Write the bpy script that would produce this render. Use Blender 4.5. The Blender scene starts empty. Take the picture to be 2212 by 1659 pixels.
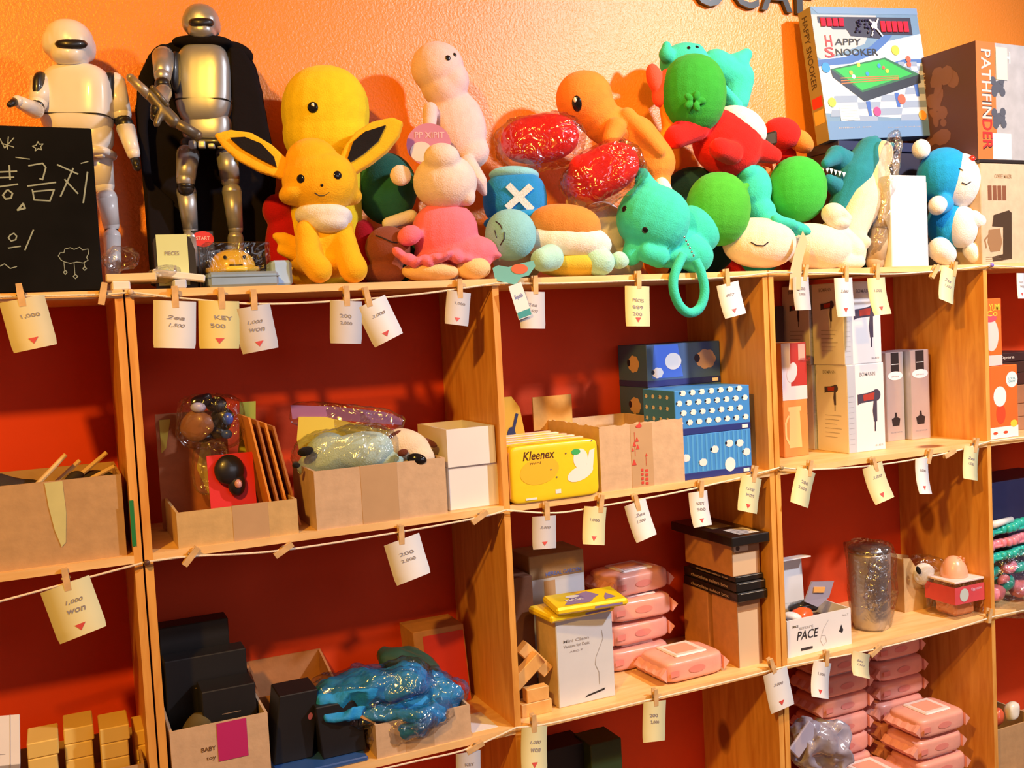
import bpy, bmesh, math, random
from mathutils import Vector, Matrix, noise
random.seed(7)
S_ = bpy.context.scene
C = S_.collection

# ---------------------------------------------------------------- camera
CAM = Vector((-0.10474, -1.60136, 1.6 - 0.08240))
YAW, PITCH, ROLL, FPX = 0.429312, -0.058579, -0.051541, 2160.66
cy, sy, cp, sp = math.cos(YAW), math.sin(YAW), math.cos(PITCH), math.sin(PITCH)
FWD = Vector((sy*cp, cy*cp, sp)); r0 = Vector((cy, -sy, 0)); u0 = r0.cross(FWD)
RGT = r0*math.cos(ROLL) + u0*math.sin(ROLL)
UPV = u0*math.cos(ROLL) - r0*math.sin(ROLL)
cd = bpy.data.cameras.new('camera'); cam = bpy.data.objects.new('camera', cd); C.objects.link(cam)
cam.matrix_world = Matrix(((RGT.x, UPV.x, -FWD.x, CAM.x), (RGT.y, UPV.y, -FWD.y, CAM.y), (RGT.z, UPV.z, -FWD.z, CAM.z), (0, 0, 0, 1)))
cd.sensor_width = 36; cd.lens = FPX/2212*36; cd.clip_start = 0.02
S_.camera = cam

# ---------------------------------------------------------------- world, lights, exposure
w = bpy.data.worlds.new('world'); S_.world = w; w.use_nodes = True
w.node_tree.nodes['Background'].inputs[0].default_value = (1.0, 0.42, 0.34, 1)
w.node_tree.nodes['Background'].inputs[1].default_value = 0.14
S_.view_settings.view_transform = 'Standard'; S_.view_settings.look = 'None'
S_.view_settings.exposure = 0.0; S_.view_settings.gamma = 1; S_.view_settings.use_curve_mapping = False

def spot(name, loc, target, power, color, size=0.05, angle=75, blend=0.6):
    l = bpy.data.lights.new(name, 'SPOT'); l.energy = power; l.color = color
    l.shadow_soft_size = size; l.spot_size = math.radians(angle); l.spot_blend = blend
    o = bpy.data.objects.new(name, l); C.objects.link(o); o.location = loc
    o.rotation_euler = (Vector(target)-Vector(loc)).to_track_quat('-Z', 'Y').to_euler()
    return o
def area(name, loc, target, power, color, sx, sy_):
    l = bpy.data.lights.new(name, 'AREA'); l.energy = power; l.color = color
    l.shape = 'RECTANGLE'; l.size = sx; l.size_y = sy_
    o = bpy.data.objects.new(name, l); C.objects.link(o); o.location = loc
    o.rotation_euler = (Vector(target)-Vector(loc)).to_track_quat('-Z', 'Y').to_euler()
    return o
spot('amber_ceiling_spot', (-0.75, -1.55, 2.62), (0.75, 0.1, 1.35), 175, (1.0, 0.50, 0.06), 0.05, 100, 0.8)
spot('white_ceiling_spot', (2.15, -1.60, 2.80), (1.35, 0.1, 1.4), 235, (0.90, 0.92, 1.0), 0.06, 88, 0.9)
spot('amber_near_spot', (1.0, -0.95, 2.75), (1.6, 0.1, 1.2), 105, (1.0, 0.56, 0.13), 0.05, 80, 0.8)
area('added_room_fill', (1.6, -3.4, 2.1), (1.2, 0, 1.3), 14, (0.85, 0.88, 1.0), 2.0, 1.0)  # soft fill added from the room side, not a known window

# ---------------------------------------------------------------- pixel <-> place
def ray(px, py): return (FWD + RGT*((px-1106)/FPX) - UPV*((py-829.5)/FPX))
def SY(px, py, Y):
    d = ray(px, py); return CAM + d*((Y-CAM.y)/d.y)
def SZ(px, py, z):
    d = ray(px, py); return CAM + d*((z-CAM.z)/d.z)
def mpp(P): return (P-CAM).dot(FWD)/FPX

# ---------------------------------------------------------------- materials
MATS = {}
def mat(name, col, rough=0.6, metal=0.0, var=0.06, nscale=30, bump=0.0, bscale=60, sheen=0.0, coat=0.0, alpha=None, spec=0.5, emit=None):
    if name in MATS: return MATS[name]
    m = bpy.data.materials.new(name); m.use_nodes = True; nt = m.node_tree; b = nt.nodes['Principled BSDF']
    tc = nt.nodes.new('ShaderNodeTexCoord'); n = nt.nodes.new('ShaderNodeTexNoise'); n.inputs['Scale'].default_value = nscale
    n.inputs['Detail'].default_value = 3
    nt.links.new(tc.outputs['Object'], n.inputs['Vector'])
    rp = nt.nodes.new('ShaderNodeValToRGB'); k0 = 1-var; k1 = 1+var
    rp.color_ramp.elements[0].position = .3; rp.color_ramp.elements[1].position = .7
    rp.color_ramp.elements[0].color = (col[0]*k0, col[1]*k0, col[2]*k0, 1)
    rp.color_ramp.elements[1].color = (min(1, col[0]*k1), min(1, col[1]*k1), min(1, col[2]*k1), 1)
    nt.links.new(n.outputs['Fac'], rp.inputs['Fac']); nt.links.new(rp.outputs['Color'], b.inputs['Base Color'])
    b.inputs['Roughness'].default_value = rough; b.inputs['Metallic'].default_value = metal
    b.inputs['Specular IOR Level'].default_value = spec
    if sheen: b.inputs['Sheen Weight'].default_value = sheen; b.inputs['Sheen Roughness'].default_value = .5; b.inputs['Sheen Tint'].default_value = (min(1,col[0]+.3), min(1,col[1]+.3), min(1,col[2]+.3), 1)
    if coat: b.inputs['Coat Weight'].default_value = coat; b.inputs['Coat Roughness'].default_value = .08
    if bump:
        bn = nt.nodes.new('ShaderNodeTexNoise'); bn.inputs['Scale'].default_value = bscale; bn.inputs['Detail'].default_value = 4
        bp = nt.nodes.new('ShaderNodeBump'); bp.inputs['Strength'].default_value = bump; bp.inputs['Distance'].default_value = .004
        nt.links.new(tc.outputs['Object'], bn.inputs['Vector']); nt.links.new(bn.outputs['Fac'], bp.inputs['Height']); nt.links.new(bp.outputs['Normal'], b.inputs['Normal'])
    MATS[name] = m; return m
def plush(name, col): return mat('plush_'+name, col, .95, var=.05, nscale=60, bump=.35, bscale=420, sheen=.35, spec=.1)
def paper(name, col, rough=.55): return mat('paper_'+name, col, rough, var=.02, nscale=12)
def ink(name, col): return mat('ink_'+name, col, .4, var=.03)
def plastic(name, col, rough=.28): return mat('plastic_'+name, col, rough, var=.02, coat=.3)
def cardboard(name='cardboard', col=(.50, .31, .15)): return mat(name, col, .85, var=.08, nscale=50, bump=.1, bscale=150)
def film(name, tint=(1, 1, 1), base=.06):
    if name in MATS: return MATS[name]
    m = bpy.data.materials.new(name); m.use_nodes = True; nt = m.node_tree; nt.nodes.clear()
    out = nt.nodes.new('ShaderNodeOutputMaterial'); mx = nt.nodes.new('ShaderNodeMixShader')
    tr = nt.nodes.new('ShaderNodeBsdfTransparent'); tr.inputs[0].default_value = (*tint, 1)
    gl = nt.nodes.new('ShaderNodeBsdfGlossy'); gl.inputs['Roughness'].default_value = .13
    lw = nt.nodes.new('ShaderNodeLayerWeight'); lw.inputs[0].default_value = .35
    ma = nt.nodes.new('ShaderNodeMath'); ma.operation = 'MULTIPLY_ADD'; ma.inputs[1].default_value = .4; ma.inputs[2].default_value = base
    n = nt.nodes.new('ShaderNodeTexNoise'); n.inputs['Scale'].default_value = 30; n.inputs['Detail'].default_value = 2; n.inputs['Distortion'].default_value = 1.0
    tc = nt.nodes.new('ShaderNodeTexCoord'); bp = nt.nodes.new('ShaderNodeBump'); bp.inputs['Strength'].default_value = 1; bp.inputs['Distance'].default_value = .012
    L = nt.links.new
    L(tc.outputs['Object'], n.inputs['Vector']); L(n.outputs['Fac'], bp.inputs['Height']); L(bp.outputs['Normal'], gl.inputs['Normal'])
    L(lw.outputs['Fresnel'], ma.inputs[0]); L(ma.outputs[0], mx.inputs[0]); L(tr.outputs[0], mx.inputs[1]); L(gl.outputs[0], mx.inputs[2]); L(mx.outputs[0], out.inputs[0])
    MATS[name] = m; return m
def pine(name, grain, c0=(.84, .43, .10), c1=(.66, .27, .045)):
    if name in MATS: return MATS[name]
    m = bpy.data.materials.new(name); m.use_nodes = True; nt = m.node_tree; b = nt.nodes['Principled BSDF']; L = nt.links.new
    tc = nt.nodes.new('ShaderNodeTexCoord'); mp = nt.nodes.new('ShaderNodeMapping'); mp.inputs['Scale'].default_value = grain
    n = nt.nodes.new('ShaderNodeTexNoise'); n.inputs['Scale'].default_value = 6; n.inputs['Detail'].default_value = 5; n.inputs['Distortion'].default_value = .6
    rp = nt.nodes.new('ShaderNodeValToRGB'); rp.color_ramp.elements[0].position = .35; rp.color_ramp.elements[1].position = .68
    rp.color_ramp.elements[0].color = (*c0, 1); rp.color_ramp.elements[1].color = (*c1, 1)
    v = nt.nodes.new('ShaderNodeTexVoronoi'); v.inputs['Scale'].default_value = 1.0
    mp2 = nt.nodes.new('ShaderNodeMapping'); mp2.inputs['Scale'].default_value = tuple(7 if g > 2 else 4.5 for g in grain); mp2.inputs['Location'].default_value = (.3, .2, .45)
    r2 = nt.nodes.new('ShaderNodeValToRGB'); r2.color_ramp.elements[0].position = .13; r2.color_ramp.elements[1].position = .2
    r2.color_ramp.elements[0].color = (1, 1, 1, 1); r2.color_ramp.elements[1].color = (0, 0, 0, 1)
    mx = nt.nodes.new('ShaderNodeMix'); mx.data_type = 'RGBA'; mx.inputs[7].default_value = (.30, .10, .025, 1)
    L(tc.outputs['Object'], mp.inputs[0]); L(mp.outputs[0], n.inputs['Vector']); L(n.outputs['Fac'], rp.inputs[0])
    L(tc.outputs['Object'], mp2.inputs[0]); L(mp2.outputs[0], v.inputs['Vector']); L(v.outputs['Distance'], r2.inputs[0])
    L(r2.outputs[0], mx.inputs[0]); L(rp.outputs[0], mx.inputs[6]); L(mx.outputs[2], b.inputs['Base Color'])
    b.inputs['Roughness'].default_value = .42; b.inputs['Specular IOR Level'].default_value = .45
    MATS[name] = m; return m

# ---------------------------------------------------------------- mesh building
class Fr:                                   # a frame: origin and three unit axes
    def __init__(s, o, ex, ey, ez): s.o, s.ex, s.ey, s.ez = Vector(o), Vector(ex).normalized(), Vector(ey).normalized(), Vector(ez).normalized()
    def p(s, a, b, c=0): return s.o + s.ex*a + s.ey*b + s.ez*c
    def off(s, a, b, c): return Fr(s.p(a, b, c), s.ex, s.ey, s.ez)
WORLD = Fr((0, 0, 0), (1, 0, 0), (0, 1, 0), (0, 0, 1))
def front(F, w, h, d=0): return Fr(F.p(0, 0, 0), F.ex, F.ez, -F.ey)           # u right, v up, n toward viewer
def leftf(F, d): return Fr(F.p(0, d, 0), -F.ey, F.ez, -F.ex)
def topf(F, h): return Fr(F.p(0, 0, h), F.ex, F.ey, F.ez)
TXT = {}
def text_geo(s, font_shear=0.0):
    k = (s, font_shear)
    if k in TXT: return TXT[k]
    cu = bpy.data.curves.new('t', 'FONT'); cu.body = s; cu.size = 1; cu.shear = font_shear; cu.offset = .012; cu.resolution_u = 3
    o = bpy.data.objects.new('t', cu); C.objects.link(o)
    dg = bpy.context.evaluated_depsgraph_get(); me = bpy.data.meshes.new_from_object(o.evaluated_get(dg))
    vs = [(v.co.x, v.co.y) for v in me.vertices]; fs = [tuple(p.vertices) for p in me.polygons]
    bpy.data.objects.remove(o); bpy.data.curves.remove(cu); bpy.data.meshes.remove(me)
    x0 = min(v[0] for v in vs); x1 = max(v[0] for v in vs); y0 = min(v[1] for v in vs); y1 = max(v[1] for v in vs)
    vs = [((x-x0)/(x1-x0), (y-y0)/(y1-y0)) for x, y in vs]
    TXT[k] = (vs, fs, (x1-x0)/(y1-y0)); return TXT[k]
class MB:
    def __init__(s): s.v = []; s.f = []
    def add(s, vs, fs):
        n = len(s.v); s.v += [Vector(v) for v in vs]; s.f += [tuple(i+n for i in f) for f in fs]; return s
    def box(s, F, x0, x1, y0, y1, z0, z1):
        P = [F.p(a, b, c) for c in (z0, z1) for b in (y0, y1) for a in (x0, x1)]
        return s.add(P, [(0, 2, 3, 1), (4, 5, 7, 6), (0, 1, 5, 4), (2, 6, 7, 3), (0, 4, 6, 2), (1, 3, 7, 5)])
    def rbox(s, F, x0, x1, y0, y1, z0, z1, r=.003):       # box with chamfered edges (three nested sections)
        ring = lambda k, z: [F.p(a, b, z) for a, b in ((x0+k, y0+r), (x0+r, y0+k), (x1-r, y0+k), (x1-k, y0+r), (x1-k, y1-r), (x1-r, y1-k), (x0+r, y1-k), (x0+k, y1-r))]
        rr = [ring(r*.9, z0), ring(0, z0+r), ring(0, z1-r), ring(r*.9, z1)]
        V = sum(rr, []); fs = [tuple(range(7, -1, -1)), tuple(range(24, 32))]
        for i in range(3):
            for j in range(8): fs.append((i*8+j, i*8+(j+1) % 8, i*8+8+(j+1) % 8, i*8+8+j))
        return s.add(V, fs)
    def poly(s, F, pts, off=.0004, th=0):                  # flat polygon on a face frame
        s.k = getattr(s, 'k', 0)+1
        if th == 0: off += 1e-5*(s.k % 40)
        n = len(pts); a = [F.p(x, y, off) for x, y in pts]
        if th == 0: return s.add(a, [tuple(range(n))])
        b = [F.p(x, y, off-th) for x, y in pts]
        return s.add(a+b, [tuple(range(n)), tuple(range(2*n-1, n-1, -1))] + [(i, i+n, (i+1) % n+n, (i+1) % n) for i in range(n)])
    def rect(s, F, x0, y0, x1, y1, off=.0004, th=0): return s.poly(F, [(x0, y0), (x1, y0), (x1, y1), (x0, y1)], off, th)
    def disc(s, F, x, y, rx, ry=None, off=.0004, n=20, a0=0, ang=0):
        ry = ry or rx; ca, sa = math.cos(ang), math.sin(ang)
        q = [(rx*math.cos(t), ry*math.sin(t)) for t in [2*math.pi*i/n for i in range(n)]]
        return s.poly(F, [(x+a*ca-b*sa, y+a*sa+b*ca) for a, b in q], off)
    def line(s, F, pts, w, off=.0006):
        for (a, b), (c, d) in zip(pts[:-1], pts[1:]):
            l = math.hypot(c-a, d-b) or 1; nx, ny = -(d-b)/l*w/2, (c-a)/l*w/2; tx, ty = (c-a)/l*w*.3, (d-b)/l*w*.3
            s.poly(F, [(a-tx+nx, b-ty+ny), (a-tx-nx, b-ty-ny), (c+tx-nx, d+ty-ny), (c+tx+nx, d+ty+ny)], off)
        return s
    def text(s, F, t, x, y, w, h, off=.0006, shear=0, th=0, rot=False):
        vs, fs, _ = text_geo(t, shear)
        f = (lambda a, b: F.p(x+h*b, y-a*w, off)) if rot else (lambda a, b: F.p(x+a*w, y+b*h, off))
        s.add([f(a, b) for a, b in vs], fs)
        if th:
            n = F.ez; s.add([f(a, b)-n*th for a, b in vs], fs)
            from collections import Counter
            c = Counter(tuple(sorted((p[i], p[(i+1) % len(p)]))) for p in fs for i in range(len(p)))
            for (i, j), k in c.items():
                if k == 1:
                    A, B = f(*vs[i]), f(*vs[j]); s.add([A, B, B-n*th, A-n*th], [(0, 1, 2, 3)])
        return s
    def tube(s, pts, r, n=8, cap=True):
        pts = [Vector(p) for p in pts]; rs = r if isinstance(r, (list, tuple)) else [r]*len(pts)
        V = []; prev = None
        for i, p in enumerate(pts):
            t = (pts[min(i+1, len(pts)-1)]-pts[max(i-1, 0)]).normalized()
            a = prev if prev is not None else (Vector((0, 0, 1)) if abs(t.z) < .9 else Vector((1, 0, 0)))
            a = (a-t*a.dot(t)).normalized(); b = t.cross(a); prev = a
            V += [p+(a*math.cos(2*math.pi*k/n)+b*math.sin(2*math.pi*k/n))*rs[i] for k in range(n)]
        fs = [(i*n+k, i*n+(k+1) % n, (i+1)*n+(k+1) % n, (i+1)*n+k) for i in range(len(pts)-1) for k in range(n)]
        if cap: fs += [tuple(range(n-1, -1, -1)), tuple(range((len(pts)-1)*n, len(pts)*n))]
        return s.add(V, fs)
    def ell(s, c, A, p=2.0, nu=20, nv=12):                 # (super)ellipsoid; A = three scaled axis vectors
        V = []; e = 2.0/p
        pw = lambda t: math.copysign(abs(t)**e, t)
        for j in range(1, nv):
            ph = -math.pi/2+math.pi*j/nv
            for i in range(nu):
                th = 2*math.pi*i/nu
                x, y, z = pw(math.cos(ph))*pw(math.cos(th)), pw(math.cos(ph))*pw(math.sin(th)), pw(math.sin(ph))
                V.append(c+A[0]*x+A[1]*y+A[2]*z)
        V += [c-A[2], c+A[2]]; n = len(V)
        fs = [(j*nu+i, j*nu+(i+1) % nu, (j+1)*nu+(i+1) % nu, (j+1)*nu+i) for j in range(nv-2) for i in range(nu)]
        fs += [(n-2, (i+1) % nu, i) for i in range(nu)] + [(n-1, (nv-2)*nu+i, (nv-2)*nu+(i+1) % nu) for i in range(nu)]
        return s.add(V, fs)
    def lathe(s, c, prof, n=28, ax=None):
        ax = ax or Fr(c, (1, 0, 0), (0, 1, 0), (0, 0, 1)); V = []
        for r, z in prof: V += [ax.p(r*math.cos(2*math.pi*k/n), r*math.sin(2*math.pi*k/n), z) for k in range(n)]
        fs = [(i*n+k, i*n+(k+1) % n, (i+1)*n+(k+1) % n, (i+1)*n+k) for i in range(len(prof)-1) for k in range(n)]
        fs += [tuple(range(n-1, -1, -1)), tuple(range((len(prof)-1)*n, len(prof)*n))]
        return s.add(V, fs)
    def crumple(s, amp, sc, seed=0):
        for v in s.v: v += noise.noise_vector(v*sc+Vector((seed, seed*1.7, 0)))*amp
        return s
    def mesh(s, name, o=Vector((0, 0, 0)), smooth=False):
        me = bpy.data.meshes.new(name); me.from_pydata([v-o for v in s.v], [], s.f)
        if smooth: me.polygons.foreach_set('use_smooth', [True]*len(me.polygons))
        me.update(); return me
def link(name, mb, m, o=Vector((0, 0, 0)), parent=None, smooth=False):
    ob = bpy.data.objects.new(name, mb.mesh(name, o, smooth)); C.objects.link(ob)
    ob.data.materials.append(m)
    if parent: ob.parent = parent
    else: ob.location = o
    return ob
def tagit(o, label, cat, group=None):
    o['label'] = label; o['category'] = cat
    if group: o['group'] = group
    return o
def structure(name, mb, m):
    o = link(name, mb, m); o['kind'] = 'structure'; return o
class Thing:
    def __init__(s, name, loc, label, cat, group=None):
        s.o = bpy.data.objects.new(name, None); s.o.empty_display_size = .02; C.objects.link(s.o)
        s.loc = Vector(loc); s.o.location = s.loc; tagit(s.o, label, cat, group); s.minz = 9
    def part(s, name, mb, m, smooth=False, label=None, parent=None):
        ob = link(name, mb, m, s.loc, parent or s.o, smooth)
        if label: ob['label'] = label
        if mb.v: s.minz = min(s.minz, min(v.z for v in mb.v))
        return ob
    def soft(s, name, sf, m, vox=.0035, it=5, label=None, parent=None):
        ob = s.part(name, sf, m, True, label, parent)
        r = ob.modifiers.new('remesh', 'REMESH'); r.mode = 'VOXEL'; r.voxel_size = vox; r.use_smooth_shade = True
        q = ob.modifiers.new('smooth', 'SMOOTH'); q.factor = .5; q.iterations = it
        return ob
    def settle(s, z, sink=.0):
        s.o.location.z += z-s.minz-sink; return s
def single(name, mb, m, label, cat, group=None, loc=None, smooth=False):
    if loc is None:
        n = len(mb.v); loc = Vector((sum(v.x for v in mb.v)/n, sum(v.y for v in mb.v)/n, min(v.z for v in mb.v)))
    return tagit(link(name, mb, m, Vector(loc), None, smooth), label, cat, group)

class Soft(MB):                             # soft toys: volumes given where they stand, sizes in photo units turned into metres
    def E(s, px, py, Y, rx, ry, rd=None, ang=0, p=2.0, nu=20, nv=12):
        c = SY(px, py, Y); k = mpp(c); rd = min(rx, ry) if rd is None else rd; a = math.radians(ang)
        X = RGT*math.cos(a)+UPV*math.sin(a); U = UPV*math.cos(a)-RGT*math.sin(a)
        A = (X*rx*k, FWD*rd*k, U*ry*k); s.ell(c, A, p, nu, nv); return (c, A)
    def K(s, x1, y1, Y1, r1, x2, y2, Y2, r2):
        a, b = SY(x1, y1, Y1), SY(x2, y2, Y2); ra, rb = r1*mpp(a), r2*mpp(b)
        for c, r in ((a, ra), (b, rb)): s.ell(c, (Vector((r, 0, 0)), Vector((0, r, 0)), Vector((0, 0, r))), 2, 14, 8)
        s.tube([a, a.lerp(b, .5), b], [ra, (ra+rb)/2, rb], 14); return s
    def chain(s, pts):
        for a, b in zip(pts[:-1], pts[1:]): s.K(*a, *b)
        return s
    def slab(s, pts, Y, th, tw=0):          # cut-out shape with real thickness, facing the room
        P = [SY(x, y, Y+tw*i) for i, (x, y) in enumerate(pts)]; t = th*mpp(P[0]); n = len(P)
        s.add([q-FWD*t/2 for q in P]+[q+FWD*t/2 for q in P], [tuple(range(n-1, -1, -1)), tuple(range(n, 2*n))]+[(i, (i+1) % n, (i+1) % n+n, i+n) for i in range(n)]); return s
def hit(el, px, py):                        # where the sight line meets an ellipsoid
    c, A = el; d = ray(px, py)
    inv = Matrix((A[0], A[1], A[2])).transposed().inverted(); o = inv@(CAM-c); v = inv@d
    a, b, e = v.dot(v), 2*o.dot(v), o.dot(o)-1; D = b*b-4*a*e
    t = (-b-math.sqrt(max(D, 0)))/(2*a); P = CAM+d*t; q = inv@(P-c)
    N = Matrix((A[0], A[1], A[2])).transposed().inverted().transposed()@q
    return P, N.normalized()
def button(el, px, py, r, ry=None, flat=.35):
    P, N = hit(el, px, py); k = mpp(P); u = (UPV-N*UPV.dot(N)).normalized(); x = u.cross(N)
    m = MB(); m.ell(P, (x*r*k, N*r*k*flat, u*(ry or r)*k), 2, 16, 8); return m
def stitch(el, pts, r):
    P = []
    for x, y in pts:
        a, N = hit(el, x, y); P.append(a+N*.0004)
    return MB().tube(P, r*mpp(P[0]), 6)
def fbox(xl, yb, xr, yt, z, rot=0, Y=None, d=.1):
    """footprint of a box on the shelf at height z: returns frame, width, height"""
    if Y is None:
        q = SZ(xl, yb, z); Y = min(max(q.y, .003), .2)
    p0 = SY(xl, yb, Y); p0 = Vector((p0.x, Y, z)); a = math.radians(rot)
    ex = Vector((math.cos(a), math.sin(a), 0)); ey = Vector((-math.sin(a), math.cos(a), 0))
    rr = ray(xr, yb); # intersect in plan with line p0 + t*ex
    den = rr.x*ex.y-rr.y*ex.x; t = ((p0.x-CAM.x)*rr.y-(p0.y-CAM.y)*rr.x)/den
    w = t if t > 0 else -t
    h = SY(xl, yt, Y).z-z
    return Fr(p0, ex, ey, (0, 0, 1)), w, h
Z0, Z1, Z2, Z3 = 1.6, 1.2, .8, .4
# ================================================================ the setting
def wall_material():
    m = bpy.data.materials.new('orange_plaster'); m.use_nodes = True; nt = m.node_tree; b = nt.nodes['Principled BSDF']; L = nt.links.new
    tc = nt.nodes.new('ShaderNodeTexCoord'); n = nt.nodes.new('ShaderNodeTexNoise'); n.inputs['Scale'].default_value = 3; n.inputs['Detail'].default_value = 4
    rp = nt.nodes.new('ShaderNodeValToRGB'); rp.color_ramp.elements[0].color = (.86, .25, .022, 1); rp.color_ramp.elements[1].color = (.92, .30, .035, 1)
    b2 = nt.nodes.new('ShaderNodeTexNoise'); b2.inputs['Scale'].default_value = 230; b2.inputs['Detail'].default_value = 3
    bp = nt.nodes.new('ShaderNodeBump'); bp.inputs['Strength'].default_value = .32; bp.inputs['Distance'].default_value = .004
    L(tc.outputs['Object'], n.inputs['Vector']); L(n.outputs['Fac'], rp.inputs[0]); L(rp.outputs[0], b.inputs['Base Color'])
    L(tc.outputs['Object'], b2.inputs['Vector']); L(b2.outputs['Fac'], bp.inputs['Height']); L(bp.outputs[0], b.inputs['Normal'])
    b.inputs['Roughness'].default_value = .42; b.inputs['Specular IOR Level'].default_value = .6; b.inputs['Coat Weight'].default_value = .25; b.inputs['Coat Roughness'].default_value = .28; L(bp.outputs[0], b.inputs['Coat Normal'])
    return m
WB = .272
structure('wall_back', MB().box(WORLD, -2.2, 4.2, WB, WB+.1, 0, 3.0), wall_material())
structure('floor', MB().box(WORLD, -2.2, 4.2, -4, WB+.1, -.1, 0), mat('floor_boards', (.25, .12, .06), .5, nscale=8, var=.2))
structure('ceiling', MB().box(WORLD, -2.2, 4.2, -4, WB+.1, 3.0, 3.1), mat('ceiling_paint', (.5, .3, .2), .8))

PV, PH = pine('pine_upright', (9, 9, 1.2)), pine('pine_board', (1.2, 9, 9), (.90, .62, .30), (.80, .48, .18))
WALL_SHADE = mat('wall_shade_red', (.68, .062, .012), .6, var=.06, nscale=6, bump=.06, bscale=200, spec=.25)  # shaded look of the orange wall put into the colour of added back boards
T = .012
def bookcase(x0, x1, div, label, ztop=Z0):
    th = Thing('bookcase', ((x0+x1)/2, .13, 0), label, 'bookcase', 'pine bookcases along the orange wall')
    for x in (x0, x1-T): th.part('side_panel', MB().box(WORLD, x, x+T, 0, .27, 0, ztop-T), PV)
    th.part('top_board', MB().box(WORLD, x0, x1, -.001, .27, ztop-T, ztop), PH)
    th.part('divider', MB().box(WORLD, div, div+T, .0005, .265, .02, ztop-T), PV)
    th.part('added_shade_panel', MB().box(WORLD, x0+T, x1-T, .2655, .27, .02, ztop-T), WALL_SHADE, label='added back board, its red standing for the orange wall in shade')
    for z in (Z1, Z2, Z3, .03):
        for a, b in ((x0+T, div), (div+T, x1-T)):
            th.part('shelf_board', MB().box(WORLD, a, b, 0, .2655, z-T, z), PH)
    return th
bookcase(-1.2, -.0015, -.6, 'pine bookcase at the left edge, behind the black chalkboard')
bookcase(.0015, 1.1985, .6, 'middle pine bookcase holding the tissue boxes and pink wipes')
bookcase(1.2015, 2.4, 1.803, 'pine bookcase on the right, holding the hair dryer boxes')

# raised black letters on the wall, cut off by the top of the photo
blk = plastic('black_letter', (.015, .013, .013), .4)
for ch, x0, x1, yb, lab in (('O', 1500, 1568, 10, 'black raised letter on the wall, furthest left of the cut-off letters'),
                            ('C', 1585, 1640, 14, 'black raised letter on the wall, second of the cut-off letters'),
                            ('A', 1646, 1712, 20, 'black raised letter on the wall, third from the left'),
                            ('F', 1722, 1762, 28, 'black raised letter on the wall just above the snooker game box')):
    a = SY(x0, yb, WB-.012); b = SY(x1, yb, WB-.012)
    F = Fr(a, (1, 0, 0), (0, 0, 1), (0, -1, 0))
    single('wall_letter', MB().text(F, ch, 0, 0, (b-a).length, .085, 0, 0, th=.0115), blk, lab, 'letter', 'black letters on the wall')

# ================================================================ cords, pegs, price tags
def smooth_path(pts, n=6):
    P = [Vector(p) for p in pts]; out = []
    for i in range(len(P)-1):
        a, b, c, d = P[max(i-1, 0)], P[i], P[i+1], P[min(i+2, len(P)-1)]
        for k in range(n):
            t = k/n; out.append(.5*((2*b)+(c-a)*t+(2*a-5*b+4*c-d)*t*t+(3*b-a-3*c+d)*t**3))
    return out+[P[-1]]
cordm = mat('cotton_cord', (.86, .74, .58), .9, bump=.4, bscale=500)
CORDS = [([(-60, 642), (60, 640), (225, 636), (281, 631)], 'left'), ]
def cord(segs, label, th=2.1):
    m = MB()
    for s in segs: m.tube(smooth_path([SY(x, y, -.008) for x, y in s]), .0017, 7)
    return single('cord', m, cordm, label, 'cord', 'cotton cords along the shelf edges')
cord([[(-60, 642), (60, 640), (225, 636), (281, 631)], [(281, 631), (380, 643), (540, 656), (700, 652), (900, 636), (1070, 612)],
      [(1070, 612), (1200, 612), (1380, 606), (1560, 600), (1672, 588)], [(1672, 588), (1800, 590), (1930, 592), (2060, 582), (2138, 573)], [(2138, 573), (2212, 577), (2300, 575)]],
     'pale cotton cord strung along the edge of the top shelf, under the plush toys')
cord([[(-60, 1315), (60, 1283), (200, 1245), (316, 1214)], [(316, 1214), (410, 1202), (600, 1190), (860, 1150), (1035, 1118), (1092, 1102)],
      [(1092, 1102), (1200, 1108), (1300, 1093), (1450, 1066), (1600, 1032), (1684, 1010)], [(1684, 1010), (1760, 1014), (1900, 1004), (2040, 980), (2139, 953)], [(2139, 953), (2300, 935)]],
     'pale cotton cord strung along the middle shelf, under the cardboard boxes')
cord([[(780, 1672), (900, 1644), (1010, 1618), (1114, 1572)], [(1114, 1572), (1200, 1560), (1410, 1510), (1560, 1475), (1696, 1440)], [(1696, 1440), (1780, 1424), (1900, 1400), (2040, 1365), (2146, 1332)], [(2146, 1332), (2300, 1300)]],
     'pale cotton cord strung along the lowest visible shelf, under the pink wipes')
for i, (x, y, c, lab) in enumerate([(281, 631, (.7, .5, .3), 'small nail holding the top cord at the left upright'), (2138, 573, (.22, .14, .6), 'purple push pin holding the top cord beside the blue plush'),
                     (316, 1214, (.12, .05, .03), 'dark nail holding the middle cord at the left upright'), (1684, 1010, (.35, .25, .12), 'small nail holding the middle cord right of the blue tissue boxes')]):
    P = SY(x, y, -.004); F = Fr(P, (1, 0, 0), (0, 0, 1), (0, -1, 0))
    single('push_pin', MB().lathe(P, [(.0015, -.006), (.0022, .001), (.0045, .003), (.0048, .007), (.003, .009)], 12, F), plastic('pin%d' % i, c), lab, 'pin', smooth=True)

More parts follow.
